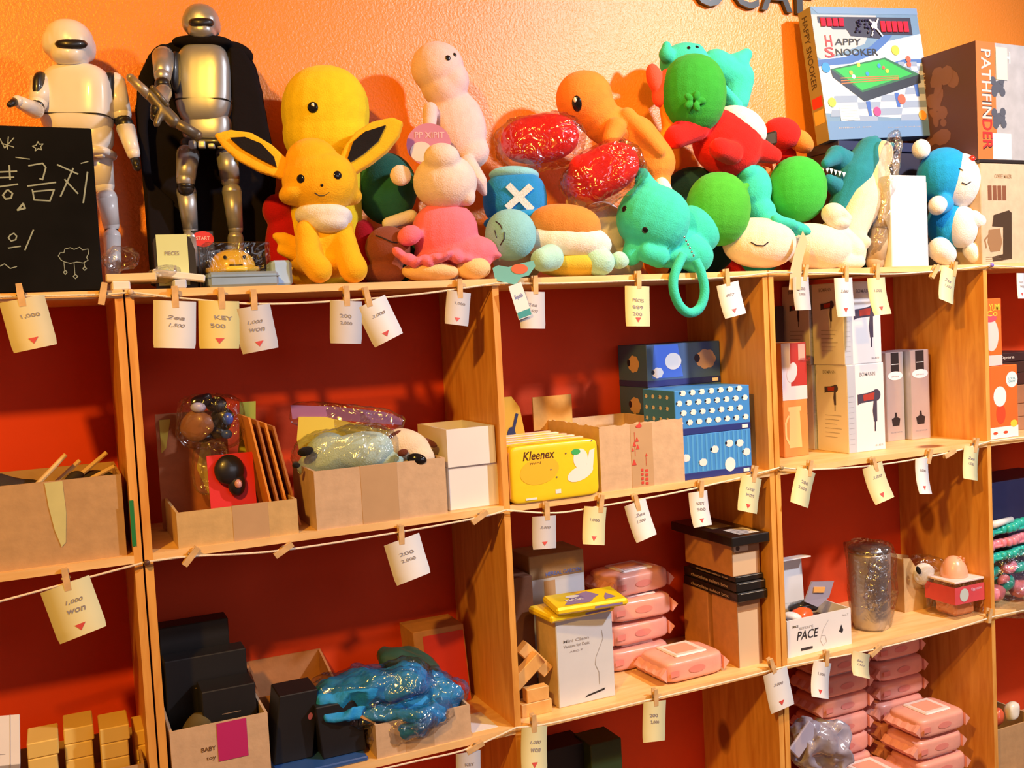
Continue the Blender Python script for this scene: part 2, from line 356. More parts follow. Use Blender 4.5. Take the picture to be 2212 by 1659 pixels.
pegwood = mat('peg_wood', (.72, .47, .22), .6, var=.12, nscale=90)
pegdark = mat('peg_spring', (.35, .3, .25), .35, metal=.9)
def make_peg():
    th = Thing('clothespin', (0, 0, 0), 'x', 'clothespin')
    for s in (-1, 1):
        F = Fr((0, -.0035*s, 0), (1, 0, 0), (0, 1, .06*s), (0, -.06*s, 1))
        m = MB(); n = [(-.0045, -.016), (.0045, -.016), (.0048, 0), (.0040, .017), (-.0040, .017), (-.0048, 0)]
        m.poly(Fr(F.o, F.ex, F.ez, -F.ey), n, .0016, .0032); th.part('jaw', m, pegwood)
    th.part('spring', MB().tube([(-.006, 0, .002), (.006, 0, .002)], .0026, 8), pegdark)
    return th
peg0 = make_peg(); used = []
def peg(x, y, ang, lab, Y=-.009):
    P = SY(x, y, Y)
    if not used: r = peg0.o; used.append(1)
    else:
        r = peg0.o.copy(); C.objects.link(r)
        for ch in list(peg0.o.children):
            c = ch.copy(); C.objects.link(c); c.parent = r
    r.location = P; r.rotation_euler = (0, math.radians(-ang), 0); k = 1.0; r.scale = (1, 1, 1)
    tagit(r, lab, 'clothespin', 'wooden clothespins on the cords'); return r
TC = {'w': paper('tag_white', (.80, .80, .80)), 'y': paper('tag_yellow', (.78, .68, .28)), 'g': paper('tag_grey', (.62, .60, .62)), 'c': paper('tag_cream', (.72, .66, .40)), 'p': paper('tag_pale', (.78, .74, .42))}
hand = ink('pencil', (.30, .28, .32)); redm = ink('red_mark', (.65, .08, .07))
def ptag(tx, ty, bx, by, wpx, col, lab, seed, rows=('889', '200'), curl=.5, mark=True):
    A = SY(tx, ty, -.013); B = SY(bx, by, -.013); v = (A-B).normalized(); L = (A-B).length; u = v.cross(Vector((0, 1, 0))).normalized()
    if u.x < 0: u = -u
    W = wpx*mpp(A)/max(.4, RGT.dot(u)); rnd = random.Random(seed)
    th = Thing('price_tag', A, lab, 'price tag', 'price tags pegged on the cords')
    n = 8; bend = lambda t: -curl*.018*t**2.2
    pt = lambda a, t, o=0: A-v*(L*t)+u*(a*W)+Vector((0, bend(t)+.0008-o, 0))
    m = MB(); V = []
    for o in (0, .0005):
        for i in range(n+1):
            for a in (-.5, 0, .5): V.append(pt(a*(1 if i < n else .96), i/n, o)+Vector((0, .001*abs(a), 0)))
    K = 3*(n+1); fs = []
    for i in range(n):
        for j in range(2):
            q = i*3+j; fs += [(K+q, K+q+3, K+q+4, K+q+1), (q, q+1, q+4, q+3)]
    for i in range(n): fs += [(i*3, i*3+3, K+i*3+3, K+i*3), (i*3+2, K+i*3+2, K+i*3+5, i*3+5)]
    m.add(V, fs); th.part('card', m, TC[col], True)
    h = MB()
    for r, s in enumerate(rows):
        vs, f2, _ = text_geo(s, .3 if seed % 2 else -.1); t0 = .30+.17*r; x0 = -.22+rnd.random()*.1; ww = .36+rnd.random()*.1
        h.add([pt(x0+a*ww, t0+.085-.085*b+a*.02, .0011) for a, b in vs], f2)
    th.part('handwriting', h, hand)
    if mark:
        t = MB(); t.add([pt(-.1, .78, .0011), pt(0, .9, .0011), pt(.13, .78, .0011)], [(0, 1, 2)]); th.part('stamped_triangle', t, redm)
    return th
TAGS = [
 (47,645,77,753,80,'c','cream price tag tilted under the black chalkboard, leftmost on the top cord',.2),
 (378,650,377,752,80,'w','white price tag hanging upright below the box with the yellow-green note',.1),
 (473,650,474,753,78,'y','yellow price tag below the boxed yellow dome toy, between a white and a grey tag',.1),
 (543,662,563,758,72,'g','grey tilted price tag with red triangle, right of the yellow tag',.1),
 (748,650,747,742,64,'g','grey upright price tag hanging below the yellow long-eared plush',.1),
 (800,652,840,735,60,'w','white price tag swung to the right below the yellow long-eared plush',.1),
 (992,630,985,702,50,'g','dull grey price tag in shade below the pink dressed plush',.2),
 (1150,630,1150,710,55,'g','grey price tag half hidden behind the teal-striped product tag',.2),
 (1377,618,1377,705,56,'p','pale yellow price tag with three handwritten lines below the big teal plush head',.2),
 (1572,612,1585,683,52,'w','white price tag tilted beside the teal hanging loop',.4),
 (1730,598,1732,670,40,'g','narrow grey price tag behind the beige dangling toy tag',.3),
 (1822,600,1825,684,46,'w','white price tag in front of the upper hair dryer box, left of a cream one',.3),
 (1893,600,1897,680,46,'p','cream curled price tag over the right side of the upper hair dryer box',.8),
 (2052,580,2036,652,40,'p','pale yellow price tag slanting left below the blue and white plush',.6),
 (2206,590,2206,645,24,'w','white price tag cut by the right edge of the photo, on the top cord',.2),
 (140,1262,180,1370,88,'p','large yellow-green price tag hanging below the tall carton at the left edge',.3),
 (868,1165,892,1250,72,'w','white price tag alone under the plush-filled carton',.3),
 (1176,1115,1175,1185,52,'g','grey price tag under the yellow tissue pack, leftmost in its compartment',.2),
 (1287,1095,1278,1175,50,'p','yellow price tag under the right corner of the yellow tissue pack',.5),
 (1372,1085,1392,1162,48,'w','white price tag under the torn open carton, swung to the right',.5),
 (1508,1062,1512,1135,44,'w','small white double price tag just above the black lidded box',.6),
 (1625,1030,1610,1105,48,'p','pale yellow price tag under the blue tissue boxes by the upright',.4),
 (1743,1015,1722,1090,45,'p','yellow slanted price tag under the toy mug box',.4),
 (1885,1005,1900,1080,50,'p','yellow curled price tag under the hair dryer boxes',.9),
 (1992,990,1988,1065,34,'w','narrow white twisted price tag under the two slim silver boxes',.9),
 (2100,965,2090,1035,40,'p','pale price tag by the upright, rightmost under the hair dryer shelf',.5),
 (1012,1625,1012,1700,52,'g','grey price tag cut by the bottom edge, under the blue cloth carton',.2),
 (1155,1570,1150,1665,56,'p','pale yellow price tag on the lowest cord beside the wooden blocks upright',.6),
 (1415,1515,1410,1600,52,'p','yellow price tag on the lowest cord under the front pack of pink wipes',.3),
 (1675,1450,1688,1530,58,'w','white price tag across the upright below the tall brown box',.3),
 (1778,1430,1762,1503,44,'w','white price tag below the white bottle carton, slanting left',.8),
 (1862,1410,1850,1458,44,'c','short folded cream price tag below the steel tumbler',.9)]
WORDS = [('1,000',), ('2ea', '1,500'), ('KEY', '500'), ('1,000', 'won'), ('200', '2,000'), ('3,000',)]
for i, (a, b, c, d, e, f, g, k) in enumerate(TAGS):
    ptag(a, b, c, d, e, f, g, i, ('PIECES', '889', '200') if i == 8 else WORDS[i % 6] if i not in (9,) else ('887',), k, i % 3 != 1)
PEGS = [(45,638,6,'clothespin holding the leftmost cream tag, below the chalkboard'),(222,635,-12,'bare clothespin just left of the left upright on the top cord'),(378,642,0,'clothespin on the white tag below the yellow-green label'),
 (478,645,0,'clothespin on the yellow tag on the top cord'),(548,648,0,'clothespin on the grey tag with the red triangle'),(748,640,0,'clothespin on the upright grey tag below the yellow plush'),(793,642,12,'clothespin on the white tag that swings right'),
 (992,624,0,'shaded clothespin below the pink dressed plush'),(1155,616,0,'clothespin behind the teal-striped product tag'),(1378,605,0,'clothespin on the tag with three written lines'),(1569,600,6,'clothespin beside the teal hanging loop'),
 (1738,590,-12,'clothespin behind the beige dangling tag'),(1826,592,0,'clothespin on the white tag over the hair dryer box'),(1893,587,0,'clothespin on the curled cream tag'),(2018,587,-35,'bare slanted clothespin below the white carton and blue plush'),
 (2060,582,-10,'clothespin on the slanting tag below the blue plush'),(143,1252,6,'clothespin on the large yellow-green tag'),(412,1202,-40,'bare pale clothespin at the left of the middle cord'),(612,1188,-60,'bare clothespin below the shallow open carton'),
 (1035,1117,-60,'bare clothespin below the stacked white boxes'),(866,1155,0,'clothespin hanging the white tag under the plush-filled carton'),(1180,1104,0,'clothespin on the grey tag under the yellow tissue pack'),(1297,1088,-8,'clothespin at the right corner of the yellow tissue pack'),
 (1374,1086,14,'clothespin on the white tag under the torn carton'),(1513,1056,-4,'clothespin above the black lidded box'),(1628,1024,-14,'clothespin under the blue tissue boxes'),(1748,1012,-10,'clothespin under the toy mug box'),
 (1888,1004,20,'clothespin under the hair dryer boxes'),(2006,986,-16,'clothespin under the slim silver boxes'),(2050,980,-70,'bare clothespin lying along the cord right of the silver boxes'),(2106,962,-14,'clothespin by the right upright on the middle cord'),
 (1025,1614,-70,'clothespin lying along the lowest cord above the grey tag'),(1152,1562,0,'clothespin on the pale tag beside the wooden blocks'),(1415,1506,0,'clothespin below the front pack of wipes'),(1667,1438,18,'clothespin left of the upright under the tall brown box'),
 (1784,1422,-4,'clothespin below the white bottle carton'),(1890,1406,-60,'clothespin lying along the cord below the tumbler'),(2136,1330,-10,'bare clothespin at the right upright below the egg cooker box')]
for p in PEGS: peg(*p)
# ================================================================ top shelf: figures and plush toys
EYE = plastic('black_eye', (.01, .01, .012), .12); THR = ink('black_thread', (.02, .015, .02))
WHT = plastic('white_shell', (.80, .78, .77), .3); BLKP = plastic('black_joint', (.012, .012, .014), .4)
SIL = mat('silver_shell', (.42, .43, .44), .38, metal=.6, var=.04); CAPE = mat('black_cape', (.010, .008, .010), .95, bump=.3, bscale=90, spec=.08)
SK = SY(150, 400, .15).z

def armour(name, label, m, hx, hy, hr, Y, torso, abd, limbs, feet, visor):
    th = Thing(name, (SY(torso[0], 500, Y).x, Y, Z0), label, 'toy figure')
    s = Soft(); h = s.E(hx, hy, Y, hr, hr*1.0, hr, 0, 2.2, 28, 18); s.E(hx+2, hy+hr*.55, Y-.012, hr*.72, hr*.45, hr*.8, 0, 2.5)
    s.E(hx, hy+hr*.12, Y, hr*1.02, hr*.62, hr*.98, 0, 3)
    th.soft('helmet', s, m, .0025, 3)
    v = Soft(); P, N = hit(h, hx+visor, hy+2); vis = []
    g = Soft(); vv = []
    for i in range(13):
        t = -1+2*i/12; a, n = hit(h, hx+visor+t*hr*.66, hy+hr*.05-abs(t)*2); vv.append(a+n*.0015)
    g.tube(vv, [.002+.007*(1-abs(-1+2*i/12)**2)**.5 for i in range(13)], 10)
    th.part('visor', g, BLKP, True)
    g = Soft(); g.E(hx+visor, hy+hr*.62, Y-hr*.72*mpp(th.loc), hr*.34, hr*.05, hr*.2, 0, 3); g.E(hx+visor, hy+hr*.80, Y-hr*.62*mpp(th.loc), hr*.24, hr*.05, hr*.2, 0, 3); th.part('vent', g, BLKP, True)
    n = Soft(); n.K(hx, hy+hr*.8, Y, hr*.45, hx+4, hy+hr*1.5, Y, hr*.5); th.part('neck', n, BLKP, True)
    s = Soft(); tx, ty, tw, thh = torso; s.E(tx, ty, Y, tw, thh, tw*.62, 0, 3.2, 32, 20); th.soft('chest_plate', s, m, .0035, 3)
    g = Soft(); g.E(tx, ty+thh*.42, Y, tw*1.004, 2.2, tw*.625, 0, 5, 40, 6); t_ = th.part('seam', g, BLKP, True)
    g = Soft(); g.E(tx-tw*.99, ty-thh*.30, Y-.004, tw*.17, thh*.50, tw*.45, 0, 2.6); th.part('shoulder_lining', g, BLKP, True); g = Soft(); g.E(tx+tw*.99, ty-thh*.30, Y-.004, tw*.17, thh*.50, tw*.45, 0, 2.6); th.part('shoulder_lining', g, BLKP, True)
    s = Soft(); ax, ay, aw, ah = abd; s.E(ax, ay, Y, aw, ah, aw*.6, 0, 3, 24, 14); th.part('abdomen', s, m if name == 'armoured_toy_figure' else SIL, True)
    b = Soft(); b.E(ax, ay+ah*.95, Y, aw*1.04, ah*.28, aw*.66, 0, 4); th.part('belt', b, BLKP if name != 'armoured_toy_figure' else m, True)
    for k in range(4):
        c = Soft(); c.E(ax-aw*.6+k*aw*.4, ay+ah*.95, Y-aw*.62*mpp(th.loc), aw*.15, ah*.22, aw*.12, 0, 5); th.part('belt_pouch', c, m)
    for nm, seg in limbs:
        s = Soft(); s.chain(seg); th.part(nm, s, BLKP if 'joint' in nm or nm == 'hand' else m, True)
    return th
Y1 = .17
f = armour('armoured_toy_figure', 'white armoured toy figure with a smooth helmet standing behind the chalkboard', WHT, 147, 62, 50, Y1, (165, 190, 76, 82), (172, 262, 68, 40),
  [('upper_arm', [(88, 150, .17, 24), (80, 190, .15, 19)]), ('elbow_joint', [(80, 192, .15, 15), (76, 200, .14, 15)]), ('forearm', [(74, 205, .13, 18), (35, 185, .09, 13)]), ('hand', [(32, 184, .09, 10), (18, 192, .07, 6)]),
   ('upper_arm', [(244, 150, .17, 25), (260, 215, .16, 21)]), ('elbow_joint', [(262, 228, .16, 18), (268, 238, .15, 18)]), ('forearm', [(270, 248, .15, 20), (286, 300, .12, 14)]), ('hand', [(289, 312, .12, 10), (294, 330, .11, 8)]),
   ('thigh', [(212, 300, .17, 27), (222, 370, .17, 22)]), ('knee_joint', [(224, 378, .17, 18), (226, 392, .17, 18)]), ('shin', [(228, 396, .165, 22), (238, 455, .17, 17)]), ('ankle_joint', [(238, 462, .17, 14), (239, 470, .17, 14)]), ('boot', [(240, 480, .16, 18), (243, 590, .15, 16)]),
   ('thigh', [(130, 300, .17, 27), (125, 370, .17, 22)]), ('shin', [(124, 396, .165, 22), (120, 455, .17, 17)]), ('boot', [(118, 480, .16, 18), (116, 590, .15, 16)])], None, 4)
f.settle(Z0)
Y2 = .15
f = armour('caped_toy_figure', 'silver armoured toy figure in a long black cape, taller than the white one', SIL, 434, 34, 38, Y2, (440, 170, 60, 90), (446, 262, 52, 38),
  [('upper_arm', [(352, 110, .14, 24), (350, 150, .10, 18)]), ('elbow_joint', [(350, 168, .09, 17), (352, 178, .09, 17)]), ('forearm', [(352, 185, .08, 18), (340, 215, .05, 15)]), ('hand', [(338, 222, .045, 15), (334, 236, .045, 11)]),
   ('thigh', [(405, 320, .15, 24), (400, 375, .13, 20)]), ('knee_joint', [(400, 382, .13, 18), (400, 392, .13, 18)]), ('shin', [(402, 400, .14, 21), (410, 480, .15, 16)]), ('boot', [(410, 500, .14, 17), (412, 600, .13, 16)]),
   ('thigh', [(490, 320, .15, 24), (496, 375, .15, 20)]), ('shin', [(500, 400, .15, 21), (508, 480, .15, 16)]), ('boot', [(508, 500, .15, 17), (510, 598, .14, 16)])], None, 0)
s = Soft(); s.slab([(352,84),(400,70),(480,70),(528,90),(552,130),(566,190),(578,262),(594,330),(592,470),(578,606),(326,606),(312,420),(300,300),(292,230),(300,150),(322,104)], .205, 26)
s.slab([(496,88),(524,92),(548,130),(566,200),(580,270),(592,330),(560,338),(528,330),(504,300),(500,180)], .13, 22); s.slab([(306,140),(326,104),(352,92),(344,130),(330,180),(318,260),(328,380),(376,420),(380,600),(330,604),(318,420),(300,300),(294,220)], .165, 20)
f.soft('cape', s, CAPE, .0045, 6)
s = Soft(); s.E(348, 104, .15, 26, 18, 22, 40, 2.3); s.E(436, 78, .15, 66, 13, 30, 0, 2.5); s.E(514, 100, .15, 34, 20, 26, -25, 2.3); f.soft('collar', s, CAPE, .004, 3)
f.settle(Z0)
GUN = mat('toy_gunmetal', (.16, .14, .11), .4, metal=.5)
th = Thing('toy_blaster', SY(350, 230, .03), 'dark toy blaster held slanting by the caped figure', 'toy blaster')
s = Soft(); s.K(282, 168, .05, 9, 322, 206, .045, 11); th.part('barrel', s, mat('toy_barrel', (.42, .36, .28), .4, metal=.5), True)
s = Soft(); s.K(325, 205, .045, 13, 375, 262, .04, 15); s.K(350, 236, .04, 9, 338, 268, .035, 8); th.soft('receiver', s, GUN, .003, 2)
s = Soft(); s.K(376, 262, .04, 11, 425, 292, .04, 12); th.part('stock', s, GUN, True)
s = Soft(); s.K(330, 190, .04, 6, 360, 226, .035, 6); th.part('scope', s, GUN, True)

# chalkboard
a = SY(-70, 612, .015); b = SY(222, 612, .015); w_ = (b-a).length; hb = SY(222, 280, .015).z-Z0
F = Fr((a.x, .012, Z0+.001), (1, 0, 0), (0, 1, .0), (0, 0, 1))
th = Thing('chalkboard', F.o, 'black chalkboard with white handwriting and a chalk cloud at the left edge', 'chalkboard')
th.part('board', MB().rbox(F, 0, w_, 0, .006, 0, hb, .002), mat('slate_black', (.007, .007, .008), .9, var=.3, nscale=9, spec=.08))
ff = front(F, w_, hb); CH = ink('chalk', (.27, .34, .33)); chal = lambda pts: [((SY(x, y, .012)-F.o).x, (SY(x, y, .012)-F.o).z) for x, y in pts]
g = MB()
for pts, wd in [([(62,358),(92,353),(99,362),(92,388),(86,386)],.0028), ([(60,402),(120,394)],.003), ([(70,410),(74,432),(108,434),(117,410),(72,414)],.0028),
                ([(124,356),(168,376)],.003), ([(158,364),(131,424)],.003), ([(140,388),(168,418)],.003), ([(189,372),(180,438)],.003), ([(175,353),(190,349)],.002),
                ([(20,358),(22,388)],.003), ([(-4,372),(36,370)],.0028), ([(-4,384),(30,383)],.0028), ([(-4,404),(38,398)],.003), ([(14,412),(6,422),(12,430),(24,428),(27,418),(18,411),(14,412)],.003), ([(-20,360),(-18,400)],.003),
                ([(22,508),(18,514),(24,521),(34,518),(36,510),(30,504),(22,508)],.0024), ([(18,536),(44,532)],.0024), ([(72,497),(54,540)],.0026),
                ([(38,454),(50,440),(54,450),(38,454)],.0035), ([(34,340),(48,342),(64,344)],.0018), ([(0,575),(10,570),(22,580),(36,576)],.0018),
                ([(0,300),(10,320),(30,298)],.0018), ([(4,310),(30,318)],.0018), ([(18,296),(16,322)],.0018), ([(82,306),(78,314),(70,316),(77,320),(76,326),(83,321),(90,324),(88,317),(93,311),(85,312),(82,306)],.0018),
                ([(132,562),(126,553),(130,546),(138,546),(140,538),(152,535),(160,539),(172,534),(178,540),(190,538),(191,548),(187,556),(190,562),(180,568),(166,566),(152,569),(140,566),(132,562)],.0015),
                ([(138,567),(140,586)],.0012), ([(160,568),(162,594)],.0012), ([(182,568),(183,578)],.0012), ([(137,588),(141,593),(145,588),(141,584),(137,588)],.0016), ([(158,597),(163,602),(168,597),(163,593),(158,597)],.0016), ([(179,580),(183,584),(187,580),(183,576),(179,580)],.0016)]:
    g.line(ff, chal(pts), wd*.75, .0006)
th.part('chalk_writing', g, CH)

# small goods at the left of the top shelf
def slab_thing(name, lab, cat, m, px0, py0, px1, py1, z, hgt, rot, dep, Y, group=None, r=.002, tilt=0):
    a = SY(px0, py0, Y); b = SY(px1, py0, Y); W = (b-a).length
    F = Fr((a.x, Y, z), (math.cos(math.radians(rot)), math.sin(math.radians(rot)), math.sin(math.radians(tilt))), (-math.sin(math.radians(rot)), math.cos(math.radians(rot)), 0), (-math.sin(math.radians(tilt)), 0, 1))
    return single(name, MB().rbox(F, 0, W, 0, dep, 0, hgt, r), m, lab, cat, group, F.o), F, W
slab_thing('product_box', 'flat cream box lying right of the chalkboard', 'box', paper('cream_box', (.74, .60, .36)), 228, 600, 338, 590, Z0+.0135, .012, -6, .09, .02)
slab_thing('product_box', 'small white box at the shelf edge just above the left upright', 'box', paper('white_box', (.8, .8, .82)), 242, 620, 282, 600, Z0, .0135, 0, .05, .003)
slab_thing('product_box', 'long white flat box slanting beside the clear crumpled wrapper', 'box', paper('white_box', (.8, .8, .82)), 326, 570, 440, 590, Z0+.021, .011, -10, .035, .02, tilt=-9)
slab_thing('product_box', 'tiny pale blue box under the crumpled wrapper', 'box', paper('ice_box', (.6, .68, .85)), 376, 620, 404, 605, Z0, .0135, 0, .05, .003)
FILM = film('clear_film'); FILM2 = film('clear_film_dense', (.96, .96, .97), .12)
def bag(parts, lab, cat='plastic bag', amp=.004, name='plastic_bag', fm=None, seed=1, group=None, loc=None, vox=.0045):
    s = Soft(); s.crumple(0, 1)
    for q in parts: s.E(*q)
    s.crumple(amp, 55, seed); s.crumple(amp*.45, 140, seed)
    return single(name, s, fm or FILM, lab, cat, group, loc, True)
bag([(356, 592, .03, 34, 18, 24, 10, 2.2, 40, 24)], 'small crumpled clear wrapper on the flat boxes right of the chalkboard', 'wrapper', .005, 'plastic_wrapper', FILM2, 3)
bag([(262, 560, .06, 40, 26, 30, 10, 2.2, 40, 24)], 'clear crumpled wrapper by the foot of the white armoured figure', 'wrapper', .006, 'plastic_wrapper', FILM, 4)
# curved black box with the note
F, w_, h_ = fbox(336, 590, 425, 506, Z0, -4, .05)
th = Thing('product_box', F.o, 'black round-shouldered box carrying a yellow-green note, below the caped figure', 'box')
m = MB(); pr = [(0, 0), (w_, 0), (w_, h_*.7), (w_*.9, h_*.93), (w_*.7, h_), (w_*.1, h_), (0, h_*.9)]
m.poly(Fr(F.o, F.ex, F.ez, -F.ey), pr, 0, .05); th.part('body', m, plastic('black_box', (.02, .018, .016), .4))
ff = front(F, w_, h_); m = MB(); m.rect(ff, .004, h_*.08, w_*.82, h_*.99, .001); th.part('sticky_note', m, paper('note_green', (.62, .72, .40)))
m = MB(); m.text(ff, 'PIECES', w_*.25, h_*.62, w_*.35, .006, .0016); m.text(ff, '1', w_*.45, h_*.3, .004, .012, .0016); th.part('handwriting', m, hand)
F, w_, h_ = fbox(418, 588, 468, 498, Z0, 0, .13)
th = Thing('product_box', F.o, 'red-topped dark box standing behind the clear dome box', 'box')
th.part('body', MB().rbox(F, 0, w_, 0, .03, 0, h_, .002), plastic('black_box', (.02, .018, .016), .4)); m = MB(); m.disc(front(F, w_, h_), w_*.5, h_*.86, w_*.48, h_*.13, .0008); m2 = MB(); m2.text(front(F, w_, h_), 'START', w_*.2, h_*.84, w_*.6, h_*.06, .0014)
th.part('red_label', m, paper('bright_red', (.65, .03, .025))); th.part('lettering', m2, paper('pinkish', (.8, .5, .45)))
# boxed yellow dome toy
F, w_, h_ = fbox(448, 604, 588, 528, Z0, 0, .045)
F.o.z += .024
th = Thing('boxed_dome_toy', F.o, 'clear box with a plain yellow dome-shaped toy inside, on the blue-grey tin', 'boxed toy')
th.part('window_box', MB().rbox(F, 0, w_, 0, .08, 0, h_-.02, .002), FILM)
s = MB(); s.ell(F.p(w_*.46, .04, .006), (F.ex*w_*.36, F.ey*.036, F.ez*(h_-.035)), 2.3, 28, 18); th.part('dome', s, plastic('yellow_dome', (.86, .56, .06), .2), True)
s = MB(); s.lathe(F.p(w_*.46, .04, .003), [(w_*.42, 0), (w_*.43, .003), (w_*.42, .008), (w_*.30, .010)], 30, Fr(F.p(w_*.46, .04, .003), F.ex, F.ey*1.0, F.ez)); th.part('base', s, plastic('yellow_dome', (.86, .56, .06), .2), True)
for i, dx in enumerate((-.16, .14)): t_ = th.part('eye', MB().ell(F.p(w_*(.46+dx), .008, .026), (F.ex*.003, F.ey*.003, F.ez*.003), 2, 10, 6), EYE, True)
s = MB()
s.tube([F.p(w_*.36, .006, .013), F.p(w_*.46, .002, .012), F.p(w_*.56, .006, .013)], .0012, 6); th.part('mouth', s, EYE, True)
o, F, w_ = slab_thing('tin_box', 'blue-grey flat tin box at the shelf edge under the boxed dome toy', 'tin', mat('tin_blue', (.30, .42, .55), .35, metal=.3), 452, 618, 604, 590, Z0, .0235, 0, .1, .006, r=.004)
link('lid_rim', MB().rbox(F, -.001, w_+.001, -.001, .101, .0145, .0165, .001), mat('tin_rim', (.2, .3, .42), .4, metal=.3), F.o, None).parent = o
for c in o.children: c.location = (0, 0, 0)
slab_thing('product_box', 'small light blue rounded box beside the foot of the yellow long-eared plush', 'box', paper('light_blue_box', (.36, .55, .85)), 590, 615, 634, 560, Z0, .042, 0, .05, .03, r=.005)

def eyes(th, el, pts, r, name='eye', m=None):
    for x, y in pts: th.part(name, button(el, x, y, r), m or EYE, True)
def newtoy(name, px, Y, lab, cat='plush toy', group=None):
    P = SY(px, 600, Y); return Thing(name, (P.x, Y, Z0), lab, cat, group)
YEL = plush('yellow', (.88, .66, .025)); GOLD = plush('gold', (.92, .50, .02)); ORG = plush('orange', (.90, .27, .05)); WHP = plush('white', (.82, .80, .80))
TEAL = plush('teal', (.05, .62, .54)); GRN = plush('green', (.05, .48, .06)); PNK = plush('pink', (.88, .52, .50)); HOT = plush('hot_pink', (.90, .20, .28)); CRM = plush('cream', (.84, .70, .52))
RDP = plush('red', (.78, .02, .02)); LBL = plush('light_blue', (.25, .60, .75)); BLP = plush('blue', (.02, .25, .68)); DTL = plush('deep_teal', (.02, .22, .30)); BRN = plush('brown', (.62, .26, .06)); DGR = plush('dark_green', (.02, .13, .10)); PCH = plush('peach', (.88, .60, .30)); PALE = plush('pale_pink', (.86, .70, .64)); BLK2 = plush('black', (.015, .012, .012))

# big yellow egg-headed plush, behind
t = newtoy('plush_toy', 705, .17, 'large yellow egg-headed plush with one button eye showing, behind the long-eared one')
s = Soft(); e = s.E(704, 252, .17, 95, 100, 80, 0, 2.2); s.E(706, 300, .17, 93, 70, 78, 0, 2.4); s.K(700, 380, .18, 80, 700, 520, .18, 85)
s.E(700, 600, .15, 90, 30, 60); t.soft('body', s, YEL); q_ = t.part('eye', button(e, 676, 240, 12), EYE, True); t.part('eye_shine', button(e, 677, 235, 4.5, None, 1.3), paper('eye_white', (.9, .9, .85)), True, None, q_); t.settle(Z0)
# sitting long-eared plush
t = newtoy('plush_toy', 705, .06, 'yellow sitting plush with long black-lined ears and white bib')
s = Soft(); e = s.E(692, 405, .055, 82, 68, 66, 0, 2.15); s.E(675, 360, .06, 58, 50, 48); s.E(640, 430, .055, 38, 24, 40, 15); s.E(748, 430, .055, 36, 24, 40, -15)
t.soft('head', s, GOLD)
s = Soft(); s.slab([(618,402),(560,384),(515,360),(484,332),(464,304),(500,294),(545,300),(590,326),(628,362)], .07, 26); t.soft('ear', s, GOLD, .003, 4)
s = Soft(); s.slab([(598,372),(558,352),(520,330),(498,310),(530,308),(565,322),(592,350)], .058, 6); t.part('ear_lining', s, BLK2)
s = Soft(); s.slab([(730,372),(745,330),(770,298),(805,276),(850,266),(872,276),(862,308),(836,340),(800,368),(758,394)], .07, 26); t.soft('ear', s, GOLD, .003, 4)
s = Soft(); s.slab([(752,354),(764,318),(790,296),(834,282),(818,316),(786,344),(758,362)], .058, 6); t.part('ear_lining', s, BLK2)
s = Soft(); s.chain([(676, 345, .06, 20), (672, 322, .06, 12)]); t.soft('tuft', s, GOLD, .003, 3)
s = Soft(); s.E(705, 520, .07, 62, 72, 52); s.E(702, 575, .08, 76, 38, 60)
s.chain([(662, 510, .04, 24), (668, 570, .025, 28), (690, 594, .02, 30)]); s.chain([(740, 510, .04, 24), (754, 570, .025, 29), (764, 592, .02, 32)]); t.soft('body', s, GOLD)
s = Soft(); s.chain([(640, 545, .08, 22), (612, 528, .08, 16), (598, 522, .08, 10)]); s.chain([(640, 560, .08, 18), (608, 552, .08, 11)]); t.soft('tail', s, GOLD)
cz = [(632,462),(700,470),(756,452),(775,478),(790,505),(762,492),(752,518),(722,492),(690,520),(672,494),(645,508),(628,488)]
s = Soft(); s.E(700, 478, .05, 62, 26, 52, 0, 2.4); s.E(706, 492, .035, 48, 24, 36); t.soft('bib', s, WHP, .003, 5)
eyes(t, e, [(650, 398), (730, 390)], 9.5); t.part('nose', button(e, 696, 412, 3.5), EYE, True); t.part('mouth', stitch(e, [(680, 428), (690, 434), (700, 434), (712, 427)], 1.3), THR)
t.settle(Z0)
# dark green and other toys half hidden in the middle
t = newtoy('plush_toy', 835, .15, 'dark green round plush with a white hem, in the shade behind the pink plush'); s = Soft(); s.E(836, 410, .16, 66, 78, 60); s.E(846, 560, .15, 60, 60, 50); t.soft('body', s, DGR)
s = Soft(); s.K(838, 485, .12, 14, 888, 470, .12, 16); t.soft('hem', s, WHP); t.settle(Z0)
t = newtoy('plush_toy', 830, .07, 'brown plush with closed stitched eyes between the yellow and pink toys'); s = Soft(); e = s.E(838, 535, .09, 50, 48, 44); s.E(830, 590, .09, 48, 24, 44); t.soft('body', s, plush('cocoa', (.22, .06, .035))); t.part('mouth', stitch(e, [(812, 508), (828, 514), (846, 522), (858, 523)], 1.6), THR); t.settle(Z0)
t = newtoy('plush_toy', 605, .15, 'red round plush peeking out left of the yellow long-eared one'); s = Soft(); s.E(596, 418, .17, 32, 36, 30); s.E(610, 500, .17, 40, 90, 36); t.soft('body', s, plush('dark_red', (.45, .01, .02))); t.settle(Z0)
t = newtoy('plush_toy', 785, .11, 'red plush squeezed behind the white bib of the yellow one'); s = Soft(); s.E(785, 500, .13, 26, 40, 24); s.E(790, 565, .13, 34, 40, 30); t.soft('body', s, plush('dark_red', (.45, .01, .02))); t.settle(Z0)
